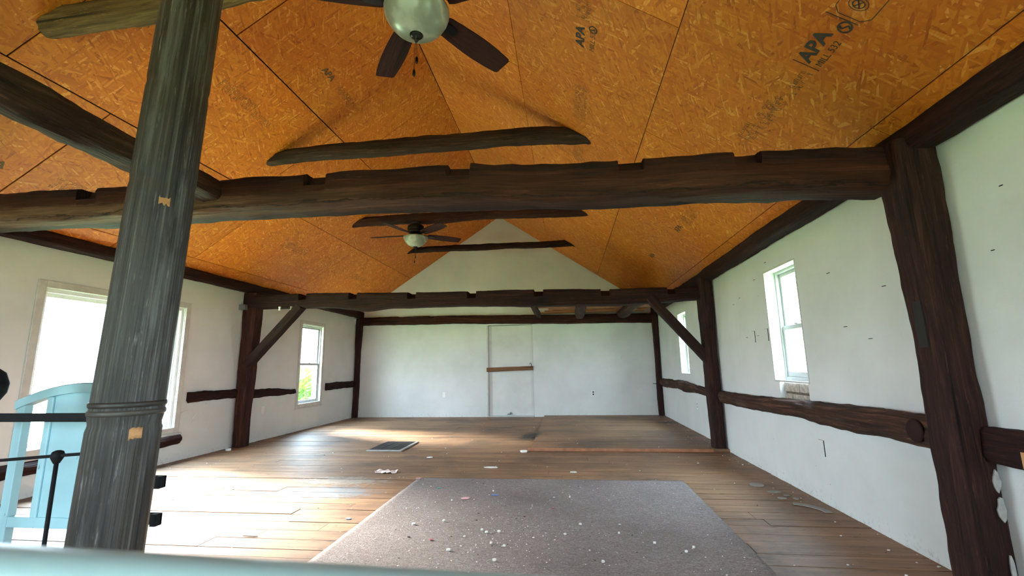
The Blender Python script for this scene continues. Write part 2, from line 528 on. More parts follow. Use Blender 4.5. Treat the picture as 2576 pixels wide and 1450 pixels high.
class MB:
    def __init__(s):
        s.v, s.f, s.uv = [], [], []
        s.rnd = []

    def add(s, vs, fs, uvs=None):
        k = len(s.v)
        s.v += [tuple(a) for a in vs]
        s.f += [tuple(i + k for i in f) for f in fs]
        if uvs is None:
            s.uv += [None] * len(fs)
        else:
            s.uv += uvs
        return s

    def box(s, x0, x1, y0, y1, z0, z1, rnd=None):
        v = [(x, y, z) for z in (z0, z1) for y in (y0, y1) for x in (x0, x1)]
        s.add(v, [(0, 2, 3, 1), (4, 5, 7, 6), (0, 1, 5, 4), (2, 6, 7, 3), (0, 4, 6, 2), (1, 3, 7, 5)])
        if rnd is not None:
            s.rnd += [rnd] * 6
        return s

    def prism(s, pts, d0, d1):
        """pts: list of 3D points in one plane; d0,d1 offset vectors"""
        n = len(pts)
        a = [Vector(p) + Vector(d0) for p in pts]
        b = [Vector(p) + Vector(d1) for p in pts]
        s.add(a + b, [tuple(range(n))[::-1], tuple(range(n, 2 * n))] + [(i, (i + 1) % n, n + (i + 1) % n, n + i) for i in range(n)])
        return s

    def tube(s, pts, r, n=8, cap=True):
        pts = [Vector(p) for p in pts]
        rs = r if isinstance(r, (list, tuple)) else [r] * len(pts)
        vs, fs = [], []
        for i, p in enumerate(pts):
            d = (pts[min(i + 1, len(pts) - 1)] - pts[max(i - 1, 0)]).normalized()
            ref = Vector((0, 0, 1)) if abs(d.z) < 0.9 else Vector((1, 0, 0))
            a = d.cross(ref).normalized()
            b = a.cross(d)
            for j in range(n):
                t = 2 * math.pi * j / n
                vs.append(p + (a * math.cos(t) + b * math.sin(t)) * rs[i])
        for i in range(len(pts) - 1):
            for j in range(n):
                fs.append((i * n + j, i * n + (j + 1) % n, (i + 1) * n + (j + 1) % n, (i + 1) * n + j))
        if cap:
            fs.append(tuple(range(n))[::-1])
            fs.append(tuple(range((len(pts) - 1) * n, len(pts) * n)))
        return s.add(vs, fs)

    def lathe(s, prof, n=32, c=(0, 0, 0)):
        vs, fs = [], []
        for r, z in prof:
            for j in range(n):
                t = 2 * math.pi * j / n
                vs.append((c[0] + r * math.cos(t), c[1] + r * math.sin(t), c[2] + z))
        for i in range(len(prof) - 1):
            for j in range(n):
                fs.append((i * n + j, i * n + (j + 1) % n, (i + 1) * n + (j + 1) % n, (i + 1) * n + j))
        fs.append(tuple(range(n))[::-1])
        fs.append(tuple(range((len(prof) - 1) * n, len(prof) * n)))
        return s.add(vs, fs)

    def build(s, name, mat, parent=None, smooth=False, bevel=0, loc=None):
        me = bpy.data.meshes.new(name)
        me.from_pydata(s.v, [], s.f)
        me.materials.append(mat)
        if any(u is not None for u in s.uv):
            ul = me.uv_layers.new(name='UVMap')
            for p, u in zip(me.polygons, s.uv):
                if u:
                    for k, li in enumerate(p.loop_indices):
                        ul.data[li].uv = u[k]
        if s.rnd:
            at = me.attributes.new('rnd', 'FLOAT', 'FACE')
            at.data.foreach_set('value', s.rnd)
        if smooth:
            me.polygons.foreach_set('use_smooth', [True] * len(me.polygons))
        me.update()
        o = link(name, me, parent)
        if loc:
            o.location = loc
        if bevel:
            b = o.modifiers.new('bevel', 'BEVEL')
            b.width = bevel
            b.segments = 2
            b.limit_method = 'ANGLE'
        return o


def box(name, mat, x0, x1, y0, y1, z0, z1, parent=None, bevel=0):
    return MB().box(x0, x1, y0, y1, z0, z1).build(name, mat, parent, bevel=bevel)


def section(n, e):
    out = []
    for j in range(n):
        t = 2 * math.pi * (j + 0.5) / n
        c, s_ = math.cos(t), math.sin(t)
        out.append((0.5 * math.copysign(abs(c) ** (2 / e), c), 0.5 * math.copysign(abs(s_) ** (2 / e), s_)))
    return out


def timber(name, ctrl, mat, upv=(0, 0, 1), e=5, n=24, rough=0.006, seed=0, step=0.06, notches=(), clip=None, parent=None, wav=0.010, smooth=True):
    """ctrl: list of (x,y,z,width,height). Local u = side (dir x up), v = up. notches: (s0,s1,front_depth,drop_front,drop_all,side)"""
    P = [Vector(c[:3]) for c in ctrl]
    L = [0]
    for a, b in zip(P, P[1:]):
        L.append(L[-1] + (b - a).length)
    tot = L[-1]

    def at(s):
        for i in range(len(P) - 1):
            if s <= L[i + 1] or i == len(P) - 2:
                t = (s - L[i]) / max(1e-6, L[i + 1] - L[i])
                t2 = t * t * (3 - 2 * t) if len(P) > 2 else t
                w = ctrl[i][3] + (ctrl[i + 1][3] - ctrl[i][3]) * t2
                h = ctrl[i][4] + (ctrl[i + 1][4] - ctrl[i][4]) * t2
                return P[i].lerp(P[i + 1], t), w, h
    st = [tot * k / max(2, round(tot / step)) for k in range(max(2, round(tot / step)) + 1)]
    ext = []
    for q in notches:
        for s_ in (q[0], q[1]):
            st = [x for x in st if abs(x - s_) > 0.012]
            ext += [s_ - 0.002, s_ + 0.002]
    st = sorted(st + ext)
    dr = (P[-1] - P[0]).normalized()
    up_ = Vector(upv)
    side = dr.cross(up_).normalized()
    upn = side.cross(dr).normalized()
    sec = section(n, e)
    vs, uvs = [], []
    ph = seed * 13.7
    for s_ in st:
        c, w, h = at(s_)
        c = c + side * (noise.noise(Vector((s_ * 0.9, ph, 0))) * wav) + upn * (noise.noise(Vector((s_ * 0.9, ph + 5, 3))) * wav)
        nt = None
        for q in notches:
            if q[0] < s_ < q[1]:
                nt = q
        for (a, b) in sec:
            u_, v_ = a * w, b * h
            k = 1 + 0
            nz = noise.noise(Vector((s_ * 2.2, a * 3 + ph, b * 3))) * rough * 1.6 + noise.noise(Vector((s_ * 9, a * 9 + ph, b * 9))) * rough
            rr = math.hypot(a, b)
            u_ += a / rr * nz
            v_ += b / rr * nz
            if nt:
                s0, s1, fd, df, da, sd = nt
                top = h / 2
                if sd * u_ > w / 2 - fd:
                    v_ = min(v_, top - df)
                else:
                    v_ = min(v_, top - da)
            p = c + side * u_ + upn * v_
            if clip:
                p = Vector(clip(p))
            vs.append(p)
    fs, fu = [], []
    pu = [0]
    for j in range(n):
        a, b = sec[j], sec[(j + 1) % n]
        pu.append(pu[-1] + math.hypot((a[0] - b[0]) * ctrl[0][3], (a[1] - b[1]) * ctrl[0][4]))
    m_ = len(st)
    for i in range(m_ - 1):
        for j in range(n):
            fs.append((i * n + j, i * n + (j + 1) % n, (i + 1) * n + (j + 1) % n, (i + 1) * n + j))
            fu.append([(st[i], pu[j]), (st[i], pu[j + 1]), (st[i + 1], pu[j + 1]), (st[i + 1], pu[j])])
    fs.append(tuple(range(n)))
    fu.append([(a * 0.1, b * 0.1) for a, b in sec])
    fs.append(tuple(range((m_ - 1) * n, m_ * n))[::-1])
    fu.append([(a * 0.1 + 1, b * 0.1) for a, b in sec][::-1])
    mb = MB()
    mb.add(vs, [f[::-1] for f in fs], [u[::-1] for u in fu])
    o = mb.build(name, mat, parent, smooth=False)
    if smooth:
        me = o.data
        me.polygons.foreach_set('use_smooth', [True] * (len(me.polygons) - 2) + [False, False])
        try:
            me.set_sharp_from_angle(angle=math.radians(42))
        except Exception:
            pass
    return o


# ------------------------------------------------------------------ floor
fl = empty('floor', kind='structure')
box('subfloor', M['dark_gap'], XL - WT, XR + WT, YB - WT, YF + WT, -0.25, -0.030, fl)


def plank_rows(y0, y1, x0, x1, ztop, parent, name, w0=0.115, w1=0.17, ylim=6.1, seams=(), joined_name='far_planks', th=0.028):
    y = y0
    far = MB()
    while y < y1 - 0.02:
        w = R.uniform(w0, w1)
        if y + w > y1 - 0.05:
            w = y1 - y
        x = x0
        cuts = []
        xx = x0 + R.uniform(1.0, 3.2)
        while xx < x1 - 0.5:
            cuts.append(xx)
            xx += R.uniform(2.2, 3.6)
        cuts.append(x1)
        for c in cuts:
            mb = far if y > ylim else MB()
            g = R.uniform(0.002, 0.0045)
            dz = R.uniform(-0.004, 0.0)
            mb.box(x + g / 2, c - g / 2, y + g, y + w - g, ztop - th + 0.0, ztop + dz, rnd=R.random())
            if mb is not far:
                mb.build(name, M['floor'], parent)
            x = c
        y += w
    if far.v:
        tag(far.build(joined_name, M['floor'], parent), kind='stuff')


plank_rows(1.2, YF, XL, XR, 0.0, fl, 'floor_plank')
plank_rows(YB, 1.2, XL, XR, 0.0, fl, 'floor_plank', ylim=-9, w0=0.3, w1=0.4)
rf = empty('raised_floor', kind='structure')
y = 6.22
while y < YF - 0.05:
    w = R.uniform(0.19, 0.30)
    if y + w > YF - 0.1:
        w = YF - y
    MB().box(-0.53 + R.uniform(-0.01, 0.01), XR, y + 0.003, y + w - 0.003, 0.001, 0.033 + R.uniform(-0.002, 0.001), rnd=R.random()).build('floor_plank', M['floor'], rf)
    y += w
box('edge_strip', M['orange_edge'], -0.56, 1.80, 6.185, 6.218, 0.0, 0.037, rf, bevel=0.004)

# ------------------------------------------------------------------ walls


def wall_with_holes(name, side, a0, a1, z0, z1, holes):
    """side L/R/F/B; a along y (L,R) or x (F,B); holes (a0,a1,z0,z1)"""
    A = sorted({a0, a1} | {h[0] for h in holes} | {h[1] for h in holes})
    Z = sorted({z0, z1} | {h[2] for h in holes} | {h[3] for h in holes})

    def pt(a, z, t):
        if side == 'L':
            return (XL - t, a, z)
        if side == 'R':
            return (XR + t, a, z)
        if side == 'F':
            return (a, YF + t, z)
        return (a, YB - t, z)

    def solid(i, j):
        if i < 0 or j < 0 or i >= len(A) - 1 or j >= len(Z) - 1:
            return False
        ca, cz = (A[i] + A[i + 1]) / 2, (Z[j] + Z[j + 1]) / 2
        return not any(h[0] < ca < h[1] and h[2] < cz < h[3] for h in holes)
    mb = MB()
    for i in range(len(A) - 1):
        for j in range(len(Z) - 1):
            if not solid(i, j):
                continue
            p = [(A[i], Z[j]), (A[i + 1], Z[j]), (A[i + 1], Z[j + 1]), (A[i], Z[j + 1])]
            mb.add([pt(a, z, 0) for a, z in p], [(0, 1, 2, 3)])
            mb.add([pt(a, z, WT) for a, z in p], [(3, 2, 1, 0)])
            for (di, dj, e0, e1) in ((0, -1, 0, 1), (1, 0, 1, 2), (0, 1, 2, 3), (-1, 0, 3, 0)):
                if not solid(i + di, j + dj):
                    q0, q1 = p[e0], p[e1]
                    mb.add([pt(*q0, 0), pt(*q1, 0), pt(*q1, WT), pt(*q0, WT)], [(0, 1, 2, 3)])
    o = mb.build(name, M['wall'])
    tag(o, kind='structure')
    return o


wl = wall_with_holes('wall_left', 'L', YB, YF, -0.03, ZL, [w[2:] for w in WINS if w[1] == 'L'])
wr = wall_with_holes('wall_right', 'R', YB, YF, -0.03, ZR + 0.03, [w[2:] for w in WINS if w[1] == 'R'] + [(4.12, 4.64, 0.74, 0.93)])


def gable(name, y0, y1):
    o = MB().prism([(XL - WT, 0, 2.26), (XR + WT, 0, 2.20), (XM, 0, ZM)], (0, y0, 0), (0, y1, 0))
    return o


wf = wall_with_holes('wall_far', 'F', XL - WT, XR + WT, -0.03, 2.20, [(-1.80, -0.76, -0.03, 2.045)])
g = gable('gable', YF, YF + WT).build('gable_panel', M['wall'], wf)
wb = wall_with_holes('wall_back', 'B', XL - WT, XR + WT, -0.03, 2.20, [(-3.7, -2.5, 0.5, 1.95), (-0.5, 0.7, 0.5, 1.95)])  # openings for two added windows behind the camera
gable('gable', YB - WT, YB).build('gable_panel', M['wall'], wb)
for cx in (-3.1, 0.1):  # unseen windows, added to brighten the headboard, bed rail and near ceiling
    portal('daylight_portal', (cx, YB - WT - 0.01, 1.22), (math.pi / 2, 0, 0), 1.2, 1.45)
    gp = box('glass_pane', M['glass'], cx - 0.6, cx + 0.6, YB - 0.10, YB - 0.096, 0.5, 1.95, wb)
    wfm = MB()
    for a, b, c, d in ((cx - 0.6, cx - 0.55, 0.5, 1.95), (cx + 0.55, cx + 0.6, 0.5, 1.95), (cx - 0.55, cx + 0.55, 0.5, 0.55), (cx - 0.55, cx + 0.55, 1.9, 1.95), (cx - 0.55, cx + 0.55, 1.2, 1.25)):
        wfm.box(a, b, YB - 0.13, YB - 0.07, c, d)
    wfm.build('window_frame', M['sash'], wb)

# blocked doorway in the far wall
dr = empty('door_1', (0, 0, 0), kind='structure')
box('door_panel', M['door'], -1.785, -0.765, YF + 0.045, YF + 0.085, 0.02, 2.035, dr, 0.003)
box('threshold', M['trim'], -1.79, -0.77, YF - 0.012, YF + 0.045, -0.001, 0.018, dr)
box('door_jamb', M['trim'], -1.815, -1.785, YF - 0.006, YF + 0.04, 0.0, 2.045, dr)
db = timber('door_bar', [(-1.82, YF - 0.016, 1.035, 0.03, 0.092), (-0.765, YF - 0.012, 1.062, 0.03, 0.092)], M['bar'], e=9, n=20, rough=0.002, wav=0.0)
tag(db, 'reddish brown wooden bar nailed across the blocked doorway', 'bar')
hk = MB().tube([(-0.80, YF - 0.03, 1.10), (-0.80, YF - 0.05, 1.14), (-0.81, YF - 0.055, 1.175), (-0.835, YF - 0.05, 1.165), (-0.84, YF - 0.045, 1.14)], 0.007).build('coat_hook', M['iron'], smooth=True)
tag(hk, 'small dark hook above right end of the doorway bar', 'hook')
lt = MB().box(-1.36, -1.29, YF + 0.0, YF + 0.046, 0.05, 0.064).box(-1.30, -1.285, YF - 0.0, YF + 0.046, 0.05, 0.10).build('door_latch', M['grey_box'], dr)

# ------------------------------------------------------------------ ceiling: roof deck and strand-board panels
ce = empty('ceiling', kind='structure')


def slope_frame(side):
    """origin on ridge, ex along +y, ey down the slope, ez into the room"""
    if side == 'L':
        d = Vector((XL - XM, 0, ZL - ZM)).normalized()
    else:
        d = Vector((XR - XM, 0, ZR - ZM)).normalized()
    return d


for side in 'LR':
    d = slope_frame(side)
    nrm = Vector((-d.z, 0, d.x)) if side == 'L' else Vector((d.z, 0, -d.x))
    if nrm.z > 0:
        nrm = -nrm
    endd = 4.15 if side == 'L' else 4.23
    o3 = Vector((XM, 0, ZM))
    # backing deck (above the panels, runs out to the eaves)
    p = [o3 + Vector((0, YB - 0.3, 0)) - nrm * 0.014, o3 + d * (endd + 0.24) + Vector((0, YB - 0.3, 0)) - nrm * 0.014,
         o3 + d * (endd + 0.24) + Vector((0, YF + 0.4, 0)) - nrm * 0.014, o3 + Vector((0, YF + 0.4, 0)) - nrm * 0.014]
    MB().prism(p, (0, 0, 0), tuple(-nrm * 0.04)).build('roof_deck', M['dark_gap'], ce)
    if side == 'L':
        rows = [(0.0, 1.385, [-1.9, 0.6, 3.03, 5.24, 7.70]), (1.385, 2.59, [-0.2, 2.26, 4.68, 6.95, 9.3]),
                (2.59, 3.82, [0.5, 2.96, 5.03, 7.36, 9.8]), (3.82, endd, [1.7, 4.1, 6.5, 8.9])]
    else:
        rows = [(0.0, 1.38, [1.3, 3.74, 6.18, 8.0]), (1.38, 2.71, [0.1, 2.52, 4.96, 7.4, 9.84]),
                (2.71, 3.96, [-1.1, 1.30, 3.74, 6.18, 8.62]), (3.96, endd, [0.2, 2.6, 5.0, 7.4])]
    M4 = Matrix.Identity(4)
    ex = Vector((0, 1, 0))
    for i in range(3):
        M4[i][0], M4[i][1], M4[i][2] = ex[i], d[i], nrm[i]
    panels = {}
    for ri, (d0, d1, sm) in enumerate(rows):
        ys = [YB] + [q for q in sm if q > YB + 0.2] + [YF]
        for k in range(len(ys) - 1):
            g_ = 0.007 if side == 'L' else 0.0055
            if side == 'L' and ri < 3 and ys[k] < 3.2:
                g_ = 0.011
            a, b = ys[k] + g_ / 2, ys[k + 1] - g_ / 2
            e0, e1 = d0 + g_ / 2 + R.uniform(0, 0.002), d1 - g_ / 2
            mb = MB()
            mb.box(0, b - a, 0, e1 - e0, -0.011, R.uniform(-0.0015, 0.0))
            if M4.to_3x3().determinant() < 0:
                mb.f = [f[::-1] for f in mb.f]
            po = mb.build('strand_board_panel', M['osb'], ce)
            po.matrix_world = Matrix.Translation(o3 + d * e0 + Vector((0, a, 0))) @ M4
            panels[(ri, k)] = po
    if side == 'L':
        PL = panels
    else:
        PR = panels
    if side == 'L':
        ML4, DL, NL = M4, d, nrm
    else:
        MR4, DR, NR = M4, d, nrm


MB().prism([(XM - 0.12, 0, ZM - 0.075), (XM + 0.12, 0, ZM - 0.075), (XM + 0.12, 0, ZM + 0.07), (XM - 0.12, 0, ZM + 0.07)], (0, YB - 0.3, 0.085), (0, YF + 0.4, 0.085)).build('ridge_cap', M['dark_gap'], ce)
box('backing', M['dark_gap'], -1.9, -0.66, YF + WT - 0.01, YF + WT + 0.04, -0.2, 2.2, wf)

# printed grade stamps on the boards
def stamp_frame(side, y, dd):
    d, nn = (DL, NL) if side == 'L' else (DR, NR)
    exr = Vector((0, 1, 0)) if side == 'L' else Vector((0, -1, 0))
    ey = -d
    T = Matrix.Identity(4)
    o = Vector((XM, y, ZM)) + d * dd + nn * 0.0012
    for i in range(3):
        T[i][0], T[i][1], T[i][2], T[i][3] = exr[i], ey[i], nn[i], o[i]
    return T


def text_print(txt, side, y, dd, size, mat, sx=1.0, bold=0.0):
    cu = bpy.data.curves.new('print', 'FONT')
    cu.body = txt
    cu.size = size
    cu.extrude = 0.0002
    cu.offset = bold
    to = bpy.data.objects.new('tmp', cu)
    COL.objects.link(to)
    dg = bpy.context.evaluated_depsgraph_get()
    me = bpy.data.meshes.new_from_object(to.evaluated_get(dg))
    bpy.data.objects.remove(to)
    me.materials.clear()
    me.materials.append(mat)
    o = link('printed_text', me, ce)
    o.matrix_world = stamp_frame(side, y, dd) @ Matrix.Diagonal((sx, 1, 1, 1))
    return o


def print_shape(side, y, dd, mb, mat, name='printed_mark'):
    o = mb.build(name, mat, ce)
    o.matrix_world = stamp_frame(side, y, dd)
    return o


def ring(mb, cx, cy, r, w, n=28, asp=1.0):
    vs, fs = [], []
    for j in range(n):
        t = 2 * math.pi * j / n
        for q in (r - w / 2, r + w / 2):
            vs.append((cx + q * asp * math.cos(t), cy + q * math.sin(t), 0))
    for j in range(n):
        a, b = 2 * j, 2 * ((j + 1) % n)
        fs.append((a, a + 1, b + 1, b))
    mb.add(vs, fs)


def line(mb, x0, y0, x1, y1, w):
    d = Vector((x1 - x0, y1 - y0, 0)).normalized()
    q = Vector((-d.y, d.x, 0)) * w / 2
    a, b = Vector((x0, y0, 0)), Vector((x1, y1, 0))
    mb.add([a - q, b - q, b + q, a + q], [(0, 1, 2, 3)])


text_print('APA', 'R', 2.365, 3.452, 0.105, M['print'], 1.12, 0.0035)
text_print('MILL 532', 'R', 2.36, 3.515, 0.050, M['print'], 1.0)
mb = MB()
line(mb, 0, 0.16, 0, 0.01, 0.005)            # bar before the text
line(mb, 0.335, 0.17, 0.335, 0.01, 0.005)     # bar after it
ring(mb, 0.298, 0.052, 0.030, 0.009)
for k in range(9):                            # the S-like swirl inside the circle
    t0, t1 = k / 9, (k + 1) / 9
    f = lambda t: (0.298 - 0.014 * math.sin(2 * math.pi * t), 0.052 + 0.024 * (1 - 2 * t))
    line(mb, *f(t0), *f(t1), 0.009)
print_shape('R', 2.385, 3.53, mb, M['print'])
mb = MB()                                     # rounded outline with an oval emblem
c = [(0.0, 0.03), (0.03, 0.0), (0.30, 0.0)]
line(mb, 0.60, 0.0, 0.03, 0.0, 0.004)
line(mb, 0.03, 0.0, 0.0, 0.03, 0.004)
line(mb, 0.0, 0.03, 0.0, 0.14, 0.004)
line(mb, 0.0, 0.14, 0.03, 0.17, 0.004)
line(mb, 0.03, 0.17, 0.60, 0.17, 0.004)
ring(mb, 0.075, 0.09, 0.042, 0.004, asp=0.75)
ring(mb, 0.075, 0.09, 0.026, 0.006, asp=0.75)
line(mb, 0.055, 0.075, 0.095, 0.105, 0.005)
line(mb, 0.055, 0.105, 0.095, 0.075, 0.005)
for k in range(7):
    line(mb, 0.15 + k * 0.025, 0.05, 0.165 + k * 0.025, 0.13, 0.012)
print_shape('R', 2.03, 3.55, mb, M['print'])
# fainter, partly illegible stamps: runs of small strokes
def scribble(side, y, dd, length, h, seed, mat, rows=3, bar=None):
    q = random.Random(seed)
    mb = MB()
    if bar:
        line(mb, -0.01, 0, -0.01, h, 0.004)
        line(mb, length + 0.01, 0, length + 0.01, h, 0.004)
    rh = h / rows
    for r_ in range(rows):
        x = 0
        while x < length:
            w = q.uniform(0.008, 0.022)
            if q.random() < 0.78:
                y0 = r_ * rh + 0.004
                k = q.choice((0, 1, 2, 3))
                if k in (0, 2):
                    line(mb, x, y0, x, y0 + rh * 0.7, 0.0035)
                if k in (1, 2):
                    line(mb, x, y0 + rh * 0.7, x + w * 0.8, y0 + rh * 0.7, 0.003)
                if k in (1, 3):
                    line(mb, x + w * 0.8, y0, x + w * 0.2, y0 + rh * 0.6, 0.003)
                if k in (0, 3):
                    line(mb, x, y0, x + w * 0.8, y0, 0.003)
            x += w
    print_shape(side, y, dd, mb, mat)


scribble('R', 2.93, 3.48, 0.22, 0.09, 1, M['print_pale'])
scribble('R', 3.20, 3.49, 0.16, 0.12, 2, M['print_pale'], 4, True)
scribble('R', 3.02, 3.50, 0.34, 0.06, 3, M['print_pale'], 2)
scribble('R', 2.62, 3.51, 0.20, 0.07, 4, M['print_pale'], 2)
text_print('APA', 'R', 3.08, 2.06, 0.10, M['print'], 1.1, 0.003)
mb = MB(); ring(mb, 0, 0, 0.03, 0.009); line(mb, -0.01, 0.015, 0.01, -0.015, 0.010)
print_shape('R', 2.86, 2.13, mb, M['print'])
text_print('MILL 532', 'R', 3.08, 2.15, 0.06, M['print_pale'])
scribble('R', 2.80, 2.10, 0.5, 0.12, 5, M['print_pale'], 3)
scribble('R', 4.1, 2.12, 0.55, 0.13, 6, M['print_pale'], 4)
scribble('R', 5.0, 2.12, 0.35, 0.12, 7, M['print_pale'], 4)
text_print('APA', 'R', 5.45, 3.50, 0.10, M['print_pale'], 1.1, 0.003)
scribble('R', 5.10, 3.54, 0.45, 0.13, 8, M['print_pale'], 4)
text_print('APA', 'R', 6.9, 3.45, 0.10, M['print_pale'], 1.1, 0.003)
scribble('L', 3.30, 1.84, 0.40, 0.11, 11, M['print_pale'], 3, True)
scribble('L', 3.75, 1.86, 0.25, 0.08, 12, M['print_pale'], 2)
scribble('L', 2.25, 1.86, 0.35, 0.08, 13, M['print'], 2)
text_print('APA', 'L', 2.62, 3.48, 0.10, M['print_pale'], 1.1, 0.003)
scribble('L', 3.15, 3.50, 0.55, 0.14, 14, M['print_pale'], 4)
mb = MB(); ring(mb, 0, 0, 0.03, 0.008)
print_shape('L', 3.95, 3.45, mb, M['print_pale'])
text_print('APA', 'L', 3.80, 1.02, 0.09, M['print_pale'], 1.1, 0.003)
scribble('L', 4.10, 1.05, 0.35, 0.09, 15, M['print_pale'], 3)
scribble('L', 5.9, 3.15, 0.6, 0.13, 16, M['print_pale'], 4)
scribble('L', 8.1, 3.2, 0.6, 0.13, 17, M['print_pale'], 4)

# ------------------------------------------------------------------ windows


def window(name, side, y0, y1, z0, z1, style):
    sx = -1 if side == 'L' else 1
    X0 = XL if side == 'L' else XR
    W = empty(name, (0, 0, 0), kind='structure')

    def bb(mb, c0, c1, a0, a1, b0, b1):
        x0, x1 = sorted((X0 + sx * c0, X0 + sx * c1))
        mb.box(x0, x1, a0, a1, b0, b1)

    def ringmb(c0, c1, a0, a1, b0, b1, w, wb=None, wt=None):
        wb = wb or w
        wt = wt or w
        mb = MB()
        bb(mb, c0, c1, a0, a0 + w, b0, b1)
        bb(mb, c0, c1, a1 - w, a1, b0, b1)
        bb(mb, c0, c1, a0 + w, a1 - w, b0, b0 + wb)
        bb(mb, c0, c1, a0 + w, a1 - w, b1 - wt, b1)
        return mb
    if style == 'picture':
        ringmb(0.02, 0.15, y0, y1, z0, z1, 0.035).build('window_frame', M['vinyl'], W, bevel=0.003)
        s_ = ringmb(0.06, 0.10, y0 + 0.035, y1 - 0.035, z0 + 0.035, z1 - 0.035, 0.04).build('sash', M['vinyl'], W, bevel=0.003)
        mb = MB()
        bb(mb, 0.078, 0.083, y0 + 0.075, y1 - 0.075, z0 + 0.075, z1 - 0.075)
        mb.build('glass_pane', M['glass'], s_)
        ringmb(-0.016, 0.0, y0 - 0.065, y1 + 0.075, z0 - 0.05, z1 + 0.075, 0.07).build('casing', M['trim'], W, bevel=0.004)
        mb = MB()
        bb(mb, -0.035, 0.02, y0 - 0.06, y1 + 0.11, z0 - 0.075, z0 - 0.05)
        mb.build('window_sill', M['trim'], W, bevel=0.004)
        return
    fw_ = 0.022
    dep = 0.10 if style == 'recess' else 0.03
    ringmb(dep, 0.158, y0, y1, z0, z1, fw_, 0.045 if style == 'recess' else fw_).build('window_frame', M['sash'], W, bevel=0.002)
    zm = 1.44 if style == 'recess' else 1.21
    zb = z0 + (0.045 if style == 'recess' else fw_)
    sw = 0.032
    lo = ringmb(dep + 0.012, dep + 0.032, y0 + fw_, y1 - fw_, zb, zm + 0.02, sw, 0.045, 0.04).build('lower_sash', M['sash'], W, bevel=0.002)
    mb = MB(); bb(mb, dep + 0.020, dep + 0.024, y0 + fw_ + sw, y1 - fw_ - sw, zb + 0.045, zm - 0.02)
    mb.build('glass_pane', M['glass'], lo)
    hi = ringmb(dep + 0.034, dep + 0.052, y0 + fw_, y1 - fw_, zm - 0.02, z1 - fw_, sw, 0.035, 0.035).build('upper_sash', M['sash'], W, bevel=0.002)
    mb = MB(); bb(mb, dep + 0.041, dep + 0.045, y0 + fw_ + sw, y1 - fw_ - sw, zm + 0.015, z1 - fw_ - 0.035)
    mb.build('glass_pane', M['glass'], hi)
    mb = MB(); bb(mb, dep - 0.0, dep + 0.02, (y0 + y1) / 2 - 0.03, (y0 + y1) / 2 + 0.03, zm + 0.02, zm + 0.032)
    mb.build('sash_lock', M['sash'], lo)
    if style == 'cased':
        ringmb(-0.016, 0.0, y0 - 0.075, y1 + 0.075, z0 - 0.055, z1 + 0.085, 0.07).build('casing', M['trim'], W, bevel=0.004)
        mb = MB(); bb(mb, -0.03, 0.02, y0 - 0.09, y1 + 0.09, z0 - 0.08, z0 - 0.055)
        mb.build('window_sill', M['trim'], W, bevel=0.004)
    else:
        ringmb(-0.003, 0.012, y0 - 0.012, y1 + 0.012, z0 - 0.001, z1 + 0.014, 0.016).build('corner_bead', M['trim'], W)


window('window_1', *WINS[0][1:], 'picture')
window('window_2', *WINS[1][1:], 'cased')
window('window_3', *WINS[2][1:], 'recess')
window('window_4', *WINS[3][1:], 'recess')
window('added_window', *WINS[4][1:], 'recess')

# exposed whitewashed bricks below the right window
bp = empty('brick_patch', (XR, 4.38, 0.74), label='exposed whitewashed bricks in the wall gap below the right window', cat='bricks')
for r_, (zz0, zz1, ys_) in enumerate((( -0.0, 0.085, (-0.26, 0.12, 0.26)), (0.10, 0.185, (-0.26, -0.02, 0.26)))):
    for a, b in zip(ys_, ys_[1:]):
        MB().box(0.035 + R.uniform(0, 0.008), 0.13, a + 0.004, b - 0.004, zz0 + 0.003, zz1).build('brick', M['brick'], bp, bevel=0.005)
MB().box(0.05, 0.135, -0.258, 0.258, -0.003, 0.187).build('mortar', M['mortar'], bp)
box('window_sill', M['dark_gap'], XR + 0.13, XR + 0.155, 4.11, 4.65, 0.75, 0.93, bp).matrix_parent_inverse = Matrix.Translation((-XR, -4.38, -0.74))
for o in bp.children:
    if o.name.startswith('window_sill'):
        o.name = 'backing_board'

# ------------------------------------------------------------------ timber frame
def notch(lst, drop=0.095, da=0.02, fd=0.10, sd=1, w=0.115, off=0.0):
    return [(a - w / 2, a + w / 2, fd, drop, da, sd) for a in lst]


CR = lambda p: (min(p.x, XR - 0.002), min(p.y, YF - 0.002), p.z)
CLF = lambda p: (max(p.x, XL + 0.002), min(p.y, YF - 0.002), p.z)


# near tie beam (front faces the camera): from left post to right post
y1 = 2.70
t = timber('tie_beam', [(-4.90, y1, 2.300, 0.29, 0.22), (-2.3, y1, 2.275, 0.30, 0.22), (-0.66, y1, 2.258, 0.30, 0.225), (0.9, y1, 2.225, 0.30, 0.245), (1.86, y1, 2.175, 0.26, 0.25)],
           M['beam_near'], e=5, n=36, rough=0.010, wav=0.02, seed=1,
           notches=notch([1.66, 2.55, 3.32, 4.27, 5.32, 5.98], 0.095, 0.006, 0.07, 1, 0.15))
tag(t, 'thick hewn brown tie beam crossing overhead nearest the camera, with notched top', 'beam', 'notched tie beams')
